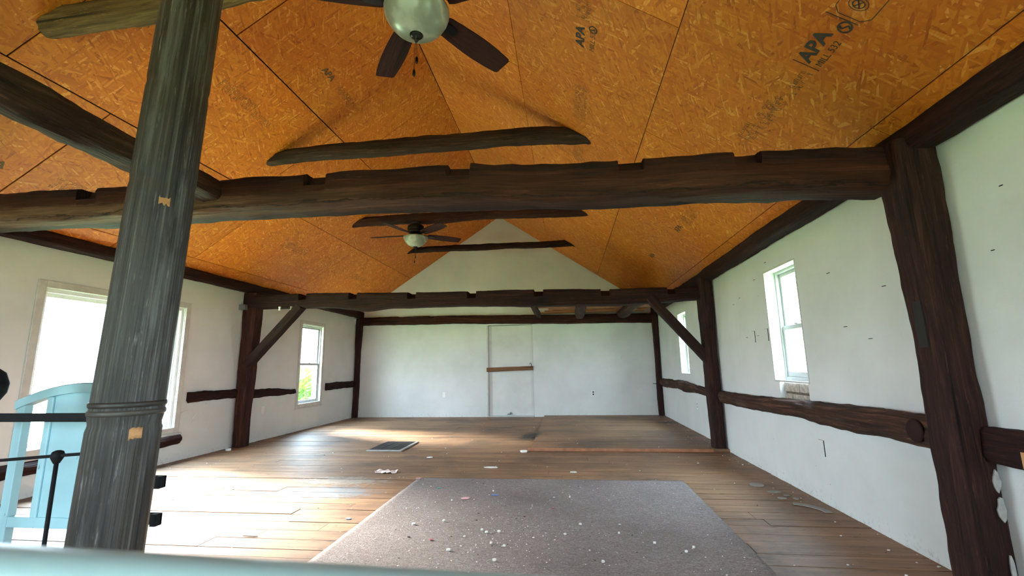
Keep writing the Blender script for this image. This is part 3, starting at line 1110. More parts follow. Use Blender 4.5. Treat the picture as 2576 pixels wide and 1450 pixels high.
# far tie beam
y2 = 6.40
t = timber('tie_beam', [(-4.88, y2, 2.165, 0.22, 0.21), (-3.6, y2, 2.15, 0.24, 0.215), (-3.0, y2, 2.10, 0.24, 0.27), (-2.6, y2, 2.115, 0.24, 0.225), (-1.5, y2, 2.10, 0.24, 0.205), (-0.5, y2, 2.07, 0.24, 0.235), (0.9, y2, 2.055, 0.24, 0.23), (1.95, y2, 2.06, 0.24, 0.17)],
           M['beam'], e=6, n=36, rough=0.005, wav=0.012, seed=2,
           notches=notch([0.91, 1.72, 2.64, 3.54, 4.51, 5.45, 6.35], 0.105, 0.010, 0.085, 1, 0.13))
tag(t, 'dark straight tie beam with square sockets, across the middle of the room', 'beam', 'notched tie beams')
# far wall girt
t = timber('wall_girt', [(-4.86, YF - 0.03, 2.205, 0.14, 0.19), (-2.2, YF - 0.03, 2.19, 0.14, 0.19), (0, YF - 0.03, 2.135, 0.14, 0.20), (1.95, YF - 0.03, 2.105, 0.14, 0.20)],
           M['beam_red'], e=6, n=28, rough=0.007, wav=0.015, seed=3, notches=notch([1.0, 1.75], 0.05, 0.0, 0.06, 1, 0.12), clip=CLF)
tag(t, 'dark rough timber along the top of the far white wall', 'beam')

# plates along the side walls, under the boards
pl = timber('wall_plate', [(-4.89, YB + 0.02, 2.40, 0.16, 0.13), (-4.88, 6.4, 2.375, 0.16, 0.13), (-4.87, YF - 0.01, 2.37, 0.16, 0.15)], M['beam'], e=5, rough=0.006, wav=0.008, seed=4,
            clip=lambda p: (p.x, p.y, min(p.z, ZM + (ZL - ZM) / (XL - XM) * (p.x - XM) - 0.004)))
tag(pl, 'long dark wall plate timber at the top of the left wall', 'beam')
pr = timber('wall_plate', [(1.925, YB + 0.02, 2.32, 0.155, 0.16), (1.93, 4.0, 2.30, 0.15, 0.15), (1.94, YF - 0.01, 2.285, 0.13, 0.15)], M['beam'], e=5, rough=0.006, wav=0.012, seed=5,
            clip=lambda p: (p.x, p.y, min(p.z, ZM + (ZR - ZM) / (XR - XM) * (p.x - XM) - 0.004)))
tag(pr, 'long dark wall plate timber at the top of the right wall', 'beam')

# posts
t = timber('timber_post', [(1.93, 2.58, 0.002, 0.19, 0.20), (1.925, 2.57, 1.2, 0.17, 0.18), (1.90, 2.575, 2.30, 0.20, 0.21)], M['post'], upv=(0, 1, 0), e=5, rough=0.007, wav=0.012, seed=6, clip=CR)
tag(t, 'wide dark timber post on the near right, with plaster scraps', 'post')
box('peg_mortise', M['dark_gap'], 1.832, 1.845, 2.54, 2.60, 1.18, 1.42, t)
for i, (z0, z1, w) in enumerate(((0.50, 0.60, 0.020), (0.37, 0.48, 0.022), (0.10, 0.24, 0.012))):
    pts = []
    for k in range(12):
        a = 2 * math.pi * k / 12
        q = R.uniform(0.75, 1.1)
        pts.append((1.975 + w * q * math.cos(a) * 0.9, 2.471, (z0 + z1) / 2 + (z1 - z0) / 2 * q * math.sin(a)))
    MB().prism(pts, (0, 0.006, 0), (0, 0, 0)).build('plaster_patch', M['plaster'], t)
t = timber('timber_post', [(1.915, 6.36, 0.002, 0.15, 0.20), (1.91, 6.36, 1.2, 0.16, 0.20), (1.905, 6.36, 2.26, 0.18, 0.22)], M['post'], upv=(0, 1, 0), e=6, rough=0.005, wav=0.01, seed=7, clip=CR)
tag(t, 'dark timber post on the right wall holding the far brace', 'post')
t = timber('timber_post', [(-4.87, 6.40, 0.002, 0.15, 0.20), (-4.86, 6.40, 1.2, 0.20, 0.20), (-4.84, 6.40, 2.30, 0.24, 0.20)], M['beam_red'], upv=(0, 1, 0), e=6, rough=0.006, wav=0.012, seed=8, clip=CLF)
tag(t, 'reddish dark timber post on the left wall, flared at top', 'post')
t = timber('timber_post', [(-4.90, YF - 0.05, 0.002, 0.11, 0.12), (-4.89, YF - 0.05, 1.2, 0.10, 0.12), (-4.87, YF - 0.06, 2.28, 0.15, 0.14)], M['post'], upv=(0, 1, 0), e=5, rough=0.006, wav=0.012, seed=9, clip=CLF)
tag(t, 'slim dark corner post in the far left corner', 'post')
t = timber('timber_post', [(1.95, YF - 0.05, 0.002, 0.11, 0.12), (1.94, YF - 0.05, 1.2, 0.10, 0.12), (1.93, YF - 0.06, 2.24, 0.12, 0.14)], M['post'], upv=(0, 1, 0), e=5, rough=0.006, wav=0.012, seed=10, clip=CR)
tag(t, 'slim dark corner post in the far right corner', 'post')
for x, sd, lab in ((-4.955, -1, 'left'), (1.99, 1, 'right')):
    a = MB().box(*( (-4.86, -4.80) if sd < 0 else (1.80, 1.885)), YF - 0.15, YF - 0.135, 0.69, 0.702).build('wall_peg', M['iron'])
    tag(a, 'thin dark peg sticking out of the %s far corner post' % lab, 'peg')

# braces
t = timber('brace', [(-4.83, 6.36, 1.19, 0.12, 0.15), (-4.02, 6.36, 2.07, 0.12, 0.15)], M['brace'], upv=(0, 1, 0), e=8, rough=0.003, wav=0.004, seed=11)
tag(t, 'diagonal brace on the left, from wall post up to tie beam', 'brace', 'diagonal braces')
t = timber('brace', [(1.88, 6.34, 1.16, 0.12, 0.14), (1.16, 6.34, 2.03, 0.12, 0.14)], M['brace'], upv=(0, 1, 0), e=8, rough=0.003, wav=0.004, seed=12)
tag(t, 'diagonal brace on the right, from wall post up to tie beam', 'brace', 'diagonal braces')

# collar ties: clipped to the roof slopes
mLs, mRs = (ZL - ZM) / (XL - XM), (ZR - ZM) / (XR - XM)


def roofclip(p):
    z = p.z
    xl = XM + (z - ZM) / mLs + 0.005
    xr = XM + (z - ZM) / mRs - 0.005
    return (min(max(p.x, xl), xr), p.y, p.z)


for i, (yy, zc, rr, mat, lab, bend) in enumerate((
        (2.28, 3.455, 0.17, 'bark_light', 'pale barky collar log at the top left, cut by the frame', 0.0),
        (4.44, 3.535, 0.155, 'bark', 'curved dark log collar tie above the near tie beam', 0.02),
        (6.65, 3.475, 0.15, 'beam_red', 'reddish log collar tie just behind the near tie beam, holding the far fan', 0.0),
        (8.84, 3.555, 0.115, 'beam', 'thin dark log collar tie crossing before the far gable wall', 0.0))):
    cc = [(-3.5, yy, 3.44, 0.15, 0.15), (-2.75, yy, 3.45, 0.17, 0.17), (-2.45, yy, 3.50, 0.17, 0.17), (-2.0, yy, 3.56, 0.17, 0.17), (-0.8, yy, 3.535, 0.17, 0.17), (0.6, yy, 3.52, 0.17, 0.17)] if i == 0 else None
    t = timber('collar_tie', cc or [(-3.5, yy, zc - 0.035, rr * 0.8, rr * 0.9), (-2.75, yy, zc + 0.0, rr, rr), (-2.0, yy, zc + bend, rr, rr * 1.15), (-1.0, yy, zc - 0.005, rr, rr * 1.05), (-0.2, yy, zc - 0.01, rr, rr * 1.1), (0.6, yy, zc - 0.035, rr, rr * 1.05)],
               M[mat], e=2.6, n=20, rough=0.008, wav=0.035, seed=20 + i, clip=roofclip, step=0.04)
    tag(t, lab, 'beam', 'log collar ties')

# joist from the near tie beam back over the camera
t = timber('loft_joist', [(-2.14, -2.3, 2.24, 0.17, 0.15), (-2.2, 1.35, 2.24, 0.17, 0.15), (-2.33, 2.60, 2.295, 0.18, 0.15)], M['bark'], e=3.5, n=20, rough=0.012, wav=0.02, seed=31)
tag(t, 'rough dark joist running from the near tie beam past the column', 'beam')
# three log joists at the far right loft corner
for i, (xx, w, lab) in enumerate(((-0.60, 0.115, 'leftmost and thinnest of three bark logs above the far wall'), (0.29, 0.20, 'middle of the three bark logs above the far wall'), (1.19, 0.21, 'rightmost of the three bark logs above the far wall'))):
    t = timber('log_joist', [(xx, 6.53, 2.075, w * 0.75, w * 0.75), (xx, 7.2, 2.235 - w / 2, w * 0.9, w * 0.9), (xx + R.uniform(-0.02, 0.02), 7.7, 2.262 - w / 2, w * 0.95, w * 0.95), (xx + 0.02, 9.4, 2.262 - w / 2, w, w), (xx + 0.01, YF - 0.11, 2.20, w * 0.72, w * 0.72)], M['bark'], e=2.1, n=18, rough=0.011, wav=0.03, seed=40 + i)
    tag(t, lab, 'log', 'logs above the far wall')
lp = empty('loft_platform', (0, 0, 2.29), label='loose orange loft boards lying on the three far logs', cat='boards')
yy = 7.6
i = 0
while yy < YF - 0.06:
    w = R.uniform(0.16, 0.27)
    x0 = (-0.62, -0.45, -0.66, -0.35)[i % 4]
    if yy + w > YF - 0.01:
        w = YF - 0.012 - yy
    if i not in (8, ):
        ob = timber('loft_board', [(x0, yy + w / 2, 2.282, w - 0.015, 0.024), (1.72, yy + w / 2, 2.282, w - 0.015, 0.024)], M['raw'], e=9, n=16, rough=0.002, wav=0.006, seed=60 + i, parent=lp, step=0.15)
        ob.matrix_parent_inverse = Matrix.Translation((0, 0, -2.29))
    yy += w + (0.035 if i % 4 == 2 else 0.006)
    i += 1

# wall girts (chair-rail height)
t = timber('log_girt', [(1.975, 2.68, 0.735, 0.20, 0.185), (1.975, 3.3, 0.725, 0.17, 0.175), (1.98, 4.4, 0.70, 0.13, 0.15), (1.985, 6.25, 0.68, 0.11, 0.145)], M['girt'], e=2.6, n=20, rough=0.010, wav=0.015, seed=50, clip=CR)
tag(t, 'long rough log girt along right wall below the window', 'girt')
kn = MB().lathe([(0.0, -0.006), (0.055, -0.006), (0.062, 0.0), (0.062, 0.006), (0.0, 0.006)], 20).build('knot', M['beam'], t, smooth=True)
kn.matrix_world = Matrix.Translation((1.872, 2.79, 0.735)) @ Matrix.Rotation(math.radians(90), 4, 'Y')
t = timber('log_girt', [(1.985, 6.47, 0.69, 0.09, 0.10), (1.985, 7.3, 0.70, 0.10, 0.13), (1.98, 8.2, 0.745, 0.13, 0.16), (1.985, 9.0, 0.72, 0.11, 0.15), (1.985, 9.95, 0.715, 0.13, 0.16)], M['girt'], e=2.4, n=20, rough=0.014, wav=0.03, seed=51, clip=CR)
tag(t, 'knobbly log girt on the right wall beyond the far post', 'girt')
t = timber('log_girt', [(1.985, YB + 0.1, 0.72, 0.07, 0.15), (1.985, 1.4, 0.72, 0.08, 0.165), (1.985, 2.47, 0.715, 0.085, 0.165)], M['beam'], e=7, n=24, rough=0.008, wav=0.01, seed=52, clip=CR)
tag(t, 'girt timber at the right frame edge, near side of the wide post', 'girt')
MB().box(1.937, 1.942, 2.12, 2.285, 0.645, 0.715).build('raw_patch', M['raw'], t)
t = timber('log_girt', [(-4.95, 5.44, 0.78, 0.05, 0.115), (-4.94, 6.29, 0.775, 0.06, 0.13)], M['beam'], e=5, rough=0.014, wav=0.01, step=0.03, seed=53, clip=CLF)
tag(t, 'short dark girt on left wall between large window and post', 'girt')
t = timber('log_girt', [(-4.94, 6.51, 0.755, 0.06, 0.13), (-4.945, 7.8, 0.725, 0.05, 0.09)], M['beam'], e=5, rough=0.014, wav=0.01, step=0.03, seed=54, clip=CLF)
tag(t, 'dark girt on left wall between post and narrow window', 'girt')
t = timber('log_girt', [(-4.945, 8.86, 0.75, 0.05, 0.135), (-4.94, 10.05, 0.76, 0.05, 0.13)], M['beam'], e=5, rough=0.014, wav=0.01, step=0.03, seed=55, clip=CLF)
tag(t, 'dark girt on left wall between narrow window and corner', 'girt')
t = timber('log_girt', [(-4.94, 2.8, 0.26, 0.13, 0.13), (-4.94, 5.34, 0.265, 0.13, 0.11)], M['beam'], e=2.6, rough=0.010, wav=0.02, seed=56, clip=CLF)
tag(t, 'dark log under the sill of the large left window', 'girt')

# ------------------------------------------------------------------ ceiling fans


def make_fan(loc, ang, label):
    F = empty('ceiling_fan', loc, 0, label=label, cat='ceiling fan', group='five-bladed ceiling fans with glass bowls')
    # origin at blade level
    MB().lathe([(0.0, 0.205), (0.075, 0.205), (0.078, 0.19), (0.055, 0.15), (0.0, 0.148)], 28).build('canopy', M['bronze'], F, smooth=True)
    MB().lathe([(0.0, 0.16), (0.10, 0.155), (0.128, 0.135), (0.132, 0.10), (0.130, 0.075), (0.118, 0.065), (0.128, 0.055), (0.122, 0.035), (0.095, 0.012), (0.06, 0.0), (0.0, 0.0)], 36).build('motor_housing', M['bronze'], F, smooth=True)
    MB().lathe([(0.0, 0.002), (0.06, 0.0), (0.075, -0.02), (0.10, -0.035), (0.105, -0.05), (0.0, -0.052)], 32).build('switch_housing', M['bronze'], F, smooth=True)
    # bowl
    prof = [(0.186, -0.048), (0.192, -0.045), (0.190, -0.060), (0.183, -0.085), (0.165, -0.118), (0.138, -0.150), (0.102, -0.177), (0.062, -0.195), (0.03, -0.202), (0.0, -0.203)]
    MB().lathe(prof, 40).build('glass_bowl', M['bowl'], F, smooth=True)
    MB().lathe([(0.0, -0.195), (0.028, -0.197), (0.040, -0.205), (0.030, -0.216), (0.012, -0.222), (0.013, -0.236), (0.008, -0.246), (0.0, -0.248)], 24).build('finial', M['bronze'], F, smooth=True)
    for k in range(5):
        a = ang + k * 2 * math.pi / 5
        n = 26
        bl = []
        stns = [(0.19, 0.056), (0.22, 0.066), (0.30, 0.074), (0.42, 0.082), (0.52, 0.084), (0.62, 0.080), (0.70, 0.073), (0.735, 0.068), (0.748, 0.058)]
        ca, sa = math.cos(a), math.sin(a)
        pit = math.radians(-12)

        def tr(r, w, h):
            y_ = w * math.cos(pit)
            z_ = w * math.sin(pit) + h
            return (r * ca - y_ * sa, r * sa + y_ * ca, z_ - 0.012)
        mb = MB()
        vs, fs, uv = [], [], []
        for (r_, w_) in stns:
            vs += [tr(r_, -w_, 0), tr(r_, w_, 0), tr(r_, w_, 0.006), tr(r_, -w_, 0.006)]
        for i in range(len(stns) - 1):
            b0, b1 = 4 * i, 4 * i + 4
            for q in range(4):
                fs.append((b0 + q, b0 + (q + 1) % 4, b1 + (q + 1) % 4, b1 + q))
                uv.append([(stns[i][0], q * .1), (stns[i][0], q * .1 + .1), (stns[i + 1][0], q * .1 + .1), (stns[i + 1][0], q * .1)])
        fs += [(3, 2, 1, 0), tuple(4 * (len(stns) - 1) + q for q in range(4))]
        uv += [[(0, 0)] * 4, [(0, 0)] * 4]
        mb.add(vs, fs, uv)
        B = mb.build('blade', M['blade'], F)
        mb = MB()
        iron = [(0.09, 0.018), (0.15, 0.014), (0.20, 0.030), (0.25, 0.036), (0.30, 0.022), (0.31, 0.008)]
        vs, fs = [], []
        for (r_, w_) in iron:
            hh = 0.012 if r_ < 0.16 else -0.007
            vs += [tr(r_, -w_, hh), tr(r_, w_, hh), tr(r_, w_, hh + 0.006), tr(r_, -w_, hh + 0.006)]
        for i in range(len(iron) - 1):
            b0, b1 = 4 * i, 4 * i + 4
            for q in range(4):
                fs.append((b0 + q, b0 + (q + 1) % 4, b1 + (q + 1) % 4, b1 + q))
        fs += [(3, 2, 1, 0), tuple(4 * (len(iron) - 1) + q for q in range(4))]
        mb.add(vs, fs)
        mb.build('blade_bracket', M['bronze'], B)
    for dx, dy, zb in ((0.006, 0.0, -0.345), (-0.012, 0.008, -0.42)):
        ch = MB().tube([(dx * 0.4, dy * 0.4, -0.236), (dx, dy, zb)], 0.0016, 6).build('pull_chain', M['bronze'], F)
        MB().lathe([(0.0, 0.0), (0.006, -0.002), (0.0085, -0.015), (0.0085, -0.035), (0.005, -0.042), (0.0, -0.043)], 12, (dx, dy, zb)).build('chain_pull', M['bronze'], ch, smooth=True)
    return F


make_fan((-0.81, 2.25, 3.245), math.radians(127), 'dark-bladed ceiling fan at the top of the picture, partly cut off')
make_fan((-2.32, 6.63, 3.20), math.radians(178), 'distant ceiling fan under the collar tie before the gable')

# ------------------------------------------------------------------ round column near the camera
CY = 1.42
cb = Vector((-1.548, CY, 0.0))
ctop = Vector((-1.385, CY, 4.50))
co = empty('column', (cb.x, cb.y, 0), label='tall weathered grey-brown round wooden column at the left', cat='column')
prof_n = 72
segs = []
zs = [0.001]
while zs[-1] < 4.50:
    zs.append(zs[-1] + 0.022)
zs[-1] = 4.50


def col_r(z):
    r_ = 0.103 - 0.002 * z + 0.001 * math.sin(z * 1.7)
    return r_


mb = MB()
vs, fs, uv = [], [], []
for z in zs:
    c = cb.lerp(ctop, z / 4.5)
    for j in range(prof_n):
        t = 2 * math.pi * j / prof_n
        r_ = col_r(z)
        r_ += 0.0022 * noise.noise(Vector((math.cos(t) * 5, math.sin(t) * 5, z * 0.25))) + 0.0016 * noise.noise(Vector((math.cos(t) * 17, math.sin(t) * 17, z * 0.6)))
        # seam lines scored round the column
        for zz in (2.205, 1.800):
            if abs(z - zz) < 0.013:
                r_ -= 0.003
        if abs(z - 0.948) < 0.013:
            r_ -= 0.004
        vs.append((c.x - cb.x + r_ * math.cos(t), r_ * math.sin(t), z))
for i in range(len(zs) - 1):
    for j in range(prof_n):
        fs.append((i * prof_n + j, i * prof_n + (j + 1) % prof_n, (i + 1) * prof_n + (j + 1) % prof_n, (i + 1) * prof_n + j))
        uv.append([(zs[i], j * 0.0122), (zs[i], (j + 1) * 0.0122), (zs[i + 1], (j + 1) * 0.0122), (zs[i + 1], j * 0.0122)])
mb.add(vs, fs, uv)
mb.build('shaft', M['column'], co, smooth=True)
for zz in (1.012, 0.985):
    c = cb.lerp(ctop, zz / 4.5) - cb
    MB().lathe([(0.095, -0.010), (0.1035, -0.009), (0.1065, -0.004), (0.1065, 0.004), (0.1035, 0.009), (0.095, 0.010)], 64, (c.x, 0, zz)).build('ring_bead', M['column'], co, smooth=True)
# pale scraped patches
for (zz, ang, w, h) in ((0.918, -27, 0.034, 0.038), (1.72, -38, 0.032, 0.028)):
    c = cb.lerp(ctop, zz / 4.5) - cb
    mb = MB()
    vs, fs, uv = [], [], []
    for k in range(7):
        a = math.radians(ang) + (k - 3) / 3 * w / 2 / 0.10
        for s_ in (0, 1):
            q = h * (s_ - 0.5) + (R.uniform(-0.006, 0.006))
            rr = col_r(zz) + 0.0030
            vs.append((c.x + rr * math.cos(a), rr * math.sin(a), zz + q))
    for k in range(6):
        fs.append((2 * k, 2 * k + 2, 2 * k + 3, 2 * k + 1))
        uv.append([(k * .01, 0), (k * .01 + .01, 0), (k * .01 + .01, .04), (k * .01, .04)])
    mb.add(vs, fs, uv)
    mb.build('scraped_patch', M['raw'], co)

# ------------------------------------------------------------------ beds at the left
ib = empty('iron_bedstead', (-2.2, 1.66, 0), label='black iron bed end with thin rods behind the column', cat='bed')


def T(pts, r, n=10):
    mb = MB()
    mb.tube([(p[0] + 2.2, p[1] - 1.66, p[2]) for p in pts], r, n)
    return mb


T([(-2.78, 1.66, 0.001), (-2.78, 1.66, 0.98)], 0.014).build('leg', M['iron'], ib, smooth=True)
T([(-1.70, 1.66, 0.001), (-1.70, 1.66, 0.98)], 0.014).build('leg', M['iron'], ib, smooth=True)
mb = MB(); mb.box(-0.66, 0.50, -0.006, 0.006, 0.922, 0.957)
mb.build('top_rail', M['iron'], ib, bevel=0.003)
T([(-2.78, 1.66, 0.735), (-2.06, 1.66, 0.79), (-1.70, 1.66, 0.815)], 0.0065).build('cross_rod', M['iron'], ib, smooth=True)
T([(-2.78, 1.66, 0.15), (-1.70, 1.66, 0.15)], 0.008).build('cross_rod', M['iron'], ib, smooth=True)
MB().lathe([(0, -0.03), (0.010, -0.03), (0.014, -0.022), (0.021, -0.008), (0.023, 0.002), (0.018, 0.016), (0.008, 0.021), (0, 0.022)], 18, (0.14, 0, 0.79)).build('joint_ball', M['iron'], ib, smooth=True)
T([(-2.06, 1.66, 0.79), (-2.06, 1.66, 0.15)], 0.0075).build('spindle', M['iron'], ib, smooth=True)
MB().lathe([(0, -0.09), (0.03, -0.088), (0.018, -0.07), (0.045, -0.05), (0.066, -0.01), (0.07, 0.03), (0.055, 0.075), (0.03, 0.095), (0, 0.1)], 26, (-0.262, 0, 1.05)).build('finial', M['iron'], ib, smooth=True)
T([(-2.462, 1.66, 0.94), (-2.462, 1.66, 1.0)], 0.014).build('finial_stem', M['iron'], ib, smooth=True)
for zz in (0.565, 0.70):
    mb = MB()
    mb.box(0.50, 0.640, -0.010, 0.0, zz - 0.022, zz + 0.022)
    mb.box(0.615, 0.640, -0.030, 0.0, zz - 0.022, zz + 0.022)
    mb.build('side_rail_hook', M['iron'], ib, bevel=0.002)

# pale blue arched headboard behind it
hb = empty('wooden_headboard', (-2.42, 2.06, 0), label='pale blue painted arched headboard standing behind the column', cat='headboard')
for sx in (-1, 1):
    mb = MB(); mb.box(sx * 0.37 - 0.024, sx * 0.37 + 0.024, -0.02, 0.02, 0.001, 0.99)
    mb.build('stile', M['blue'], hb, bevel=0.004)


def arch(x):
    return 0.985 + 0.085 * (1 - (x / 0.40) ** 2)


mb = MB()
vs, fs = [], []
N = 24
for k in range(N + 1):
    x = -0.40 + 0.80 * k / N
    z = arch(x)
    for (yy_, dz) in ((-0.026, -0.048), (-0.026, -0.006), (-0.018, 0.0), (0.018, 0.0), (0.026, -0.006), (0.026, -0.048)):
        vs.append((x, yy_, z + dz))
for k in range(N):
    for q in range(6):
        fs.append((k * 6 + q, k * 6 + (q + 1) % 6, k * 6 + 6 + (q + 1) % 6, k * 6 + 6 + q))
fs += [tuple(range(6))[::-1], tuple(N * 6 + q for q in range(6))]
mb.add(vs, fs)
mb.build('arched_rail', M['blue'], hb)
mb = MB()
pts = [(-0.22, 0, 0.42), (0.22, 0, 0.42)] + [(0.22 - 0.44 * k / 10, 0, arch(0.22 - 0.44 * k / 10) - 0.04) for k in range(11)]
mb.prism(pts, (0, -0.008, 0), (0, 0.008, 0))
pn = mb.build('panel', M['blue'], hb)
for sx in (-1, 1):
    MB().box(sx * 0.205 - 0.018, sx * 0.205 + 0.018, -0.018, -0.007, 0.42, arch(0.22) - 0.045).build('panel_moulding', M['blue'], pn, bevel=0.004)
MB().box(-0.35, 0.35, -0.016, 0.016, 0.375, 0.425).build('bottom_rail', M['blue'], hb, bevel=0.004)

# foreground painted bed end just under the lens
fb = empty('painted_bed_rail', (-0.28, 0.415, 0), label='blurred green-grey painted bed rail along the bottom left edge', cat='bed')
mb = MB()
vs, fs = [], []
N = 16
for k in range(N + 1):
    x = -0.62 + 1.24 * k / N
    z = 0.9657 - 0.0205 * (x + 0.264)
    for (yy_, dz) in ((-0.030, -0.060), (-0.030, -0.012), (-0.022, -0.003), (-0.010, 0.0), (0.0, 0.0), (0.010, -0.003), (0.015, -0.012), (0.015, -0.060)):
        vs.append((x, yy_ - 0.03, z + dz))
for k in range(N):
    for q in range(8):
        fs.append((k * 8 + q, k * 8 + (q + 1) % 8, k * 8 + 8 + (q + 1) % 8, k * 8 + 8 + q))
fs += [tuple(range(8))[::-1], tuple(N * 8 + q for q in range(8))]
mb.add(vs, fs)
mb.build('top_rail', M['rail'], fb, smooth=True)
for sx in (-1, 1):
    MB().box(sx * 0.60 - 0.025, sx * 0.60 + 0.025, -0.06, -0.015, 0.001, 0.90).build('post', M['rail'], fb, bevel=0.005)
MB().box(-0.575, 0.575, -0.045, -0.03, 0.35, 0.90).build('panel', M['rail'], fb)

# ------------------------------------------------------------------ carpet
mb = MB()
cx0, cx1, cy0, cy1 = -1.545, 1.06, 0.9, 4.665
nx, ny = 60, 90
vs, fs = [], []
for j in range(ny + 1):
    for i in range(nx + 1):
        x = cx0 + (cx1 - cx0) * i / nx
        y = cy0 + (cy1 - cy0) * j / ny
        ex_ = min(i, nx - i, ny - j)
        if i in (0, nx):
            x += 0.006 * noise.noise(Vector((y * 5, i, 0)))
        if j == ny:
            y += 0.012 * noise.noise(Vector((x * 4, 3, 0))) + 0.03 * (x - cx0) / (cx1 - cx0)
        z = 0.012 if ex_ > 0 else 0.009
        z += 0.0015 * noise.noise(Vector((x * 8, y * 8, 0)))
        vs.append((x, y, z))
for j in range(ny):
    for i in range(nx):
        a = j * (nx + 1) + i
        fs.append((a, a + 1, a + nx + 2, a + nx + 1))
# skirts
edge = [j * (nx + 1) for j in range(ny + 1)] + [ny * (nx + 1) + i for i in range(1, nx + 1)] + [j * (nx + 1) + nx for j in range(ny - 1, -1, -1)]
k0 = len(vs)
for e_ in edge:
    vs.append((vs[e_][0], vs[e_][1], 0.001))
for k in range(len(edge) - 1):
    fs.append((edge[k], edge[k + 1], k0 + k + 1, k0 + k))
mb.add(vs, fs)
ca = mb.build('carpet', M['carpet'], smooth=True)
tag(ca, 'worn grey-brown carpet littered with white paint flakes', 'carpet')

# ------------------------------------------------------------------ floor register
fr = empty('floor_register', (-2.52, 6.47, 0.0), label='dark square floor grate with pale edge on the far boards', cat='vent')
mb = MB()
mb.box(-0.25, 0.25, -0.37, -0.33, 0.0, 0.014)
mb.build('pale_edge', M['chip_grey'], fr, bevel=0.002)
mb = MB(); mb.box(0.21, 0.25, -0.33, 0.36, 0.0, 0.014)
mb.build('pale_edge', M['chip_grey'], fr, bevel=0.002)
MB().box(-0.25, 0.21, -0.33, 0.36, 0.0, 0.006).build('back_plate', M['register'], fr)
for k in range(14):
    yk = -0.31 + k * 0.05
    MB().box(-0.24, 0.20, yk, yk + 0.022, 0.004, 0.012).build('grille_slat', M['register'], fr)
for k in range(4):
    MB().box(-0.24 + k * 0.145, -0.228 + k * 0.145, -0.32, 0.35, 0.006, 0.013).build('grille_bar', M['register'], fr)

# ------------------------------------------------------------------ electrical bits and wall marks


def outlet(name, label, side, a, z, faces, group=None, mats=('white', 'black'), w=0.07, h=0.115):
    if side == 'F':
        rz = 0
        loc = (a, YF, z)
    elif side == 'R':
        loc, rz = (XR, a, z), -math.pi / 2
    else:
        loc, rz = (XL, a, z), math.pi / 2
    O = empty(name, loc, rz, label=label, cat='outlet', group=group)
    MB().box(-w / 2, w / 2, -0.006, 0.0, -h / 2, h / 2).build('cover_plate', M[mats[0]], O, bevel=0.002)
    for dz in (-0.024, 0.024):
        mb = MB()
        n = 18
        pts = [(faces * math.cos(2 * math.pi * k / n), 0, dz + faces * 0.95 * math.sin(2 * math.pi * k / n)) for k in range(n)]
        mb.prism(pts, (0, -0.0085, 0), (0, -0.005, 0))
        mb.build('socket', M[mats[1]], O)
    return O


outlet('wall_outlet', 'white outlet on far wall left of the doorway', 'F', -2.81, 0.49, 0.017, mats=('white', 'white'))
outlet('wall_outlet', 'outlet with two black sockets on the right of the far wall', 'F', 0.54, 0.50, 0.019)
outlet('wall_outlet', 'pale outlet low on left wall by the post brace', 'L', 6.97, 0.47, 0.017, mats=('white', 'white'))
outlet('wall_outlet', 'outlet low on right wall beyond the far post', 'R', 7.53, 0.46, 0.016, mats=('white', 'chip_grey'))
for (yy_, zz, lab) in ((5.12, 1.385, 'pale covered switch hole on right wall, farther of two'), (4.80, 1.385, 'covered switch hole with dark slit beside right window'), (4.03, 0.43, 'covered outlet hole with dark slit low on right wall')):
    E_ = empty('switch_cover', (XR, yy_, zz), label=lab, cat='wall plate')
    MB().box(-0.003, 0.0, -0.035, 0.035, -0.06, 0.06).build('cover_plate', M['wall'], E_)
    MB().box(-0.004, 0.0, -0.041, -0.035, -0.062, 0.062).build('dark_slit', M['dark_gap'], E_)
    MB().box(-0.0035, 0.0, -0.035, 0.035, 0.060, 0.063).build('dark_slit', M['chip_grey'], E_)
jb = MB().box(-4.965, -4.86, 6.235, 6.298, 2.03, 2.11).build('junction_box', M['grey_box'], bevel=0.003)
tag(jb, 'small grey metal junction box on top of the left post', 'electrical box')
for (x, lab, mm) in ((-4.33, 'tiny white ceramic insulator under the tie beam', 'white'), (-4.14, 'small grey knob under the tie beam beside the brace', 'chip_grey')):
    o = MB().lathe([(0, 0.03), (0.018, 0.03), (0.020, 0.015), (0.012, 0.0), (0.020, -0.012), (0.018, -0.03), (0, -0.03)], 14, (x, 6.30, 2.035)).build('insulator', M[mm], smooth=True)
    tag(o, lab, 'insulator')
st = MB().tube([(XL + 0.004, 5.38, 0.585), (XL + 0.02, 5.46, 0.615), (XL + 0.03, 5.56, 0.60), (XL + 0.03, 5.60, 0.55), (XL + 0.02, 5.555, 0.50), (XL + 0.03, 5.58, 0.46), (XL + 0.02, 5.53, 0.43)], 0.004, 6).build('loose_string', M['thread'])
tag(st, 'curled pale string hanging on left wall beside large window', 'string')
# staples and nails left in the right wall
for (yy_, zz) in ((5.4, 1.85), (4.95, 1.98), (4.65, 2.1), (3.62, 1.78), (3.50, 1.36), (3.05, 1.58), (2.88, 1.60), (2.82, 1.12), (3.25, 1.26), (2.2, 1.9), (2.3, 1.62), (5.3, 1.39), (5.0, 1.39), (5.6, 1.8)):
    MB().box(XR - 0.004, XR, yy_ - (0.018 if yy_ > 2.5 else 0.008), yy_ + (0.018 if yy_ > 2.5 else 0.008), zz - 0.002, zz + 0.002).build('staple', M['iron'], wr)

# ------------------------------------------------------------------ litter on floor and carpet


def chip_poly(r, n=None, q=R):
    n = n or q.randint(5, 8)
    a0 = q.uniform(0, 6.28)
    st_ = q.uniform(0.55, 1.0)
    return [(r * q.uniform(0.7, 1.1) * math.cos(a0 + 2 * math.pi * k / n), r * st_ * q.uniform(0.7, 1.1) * math.sin(a0 + 2 * math.pi * k / n), 0) for k in range(n)]


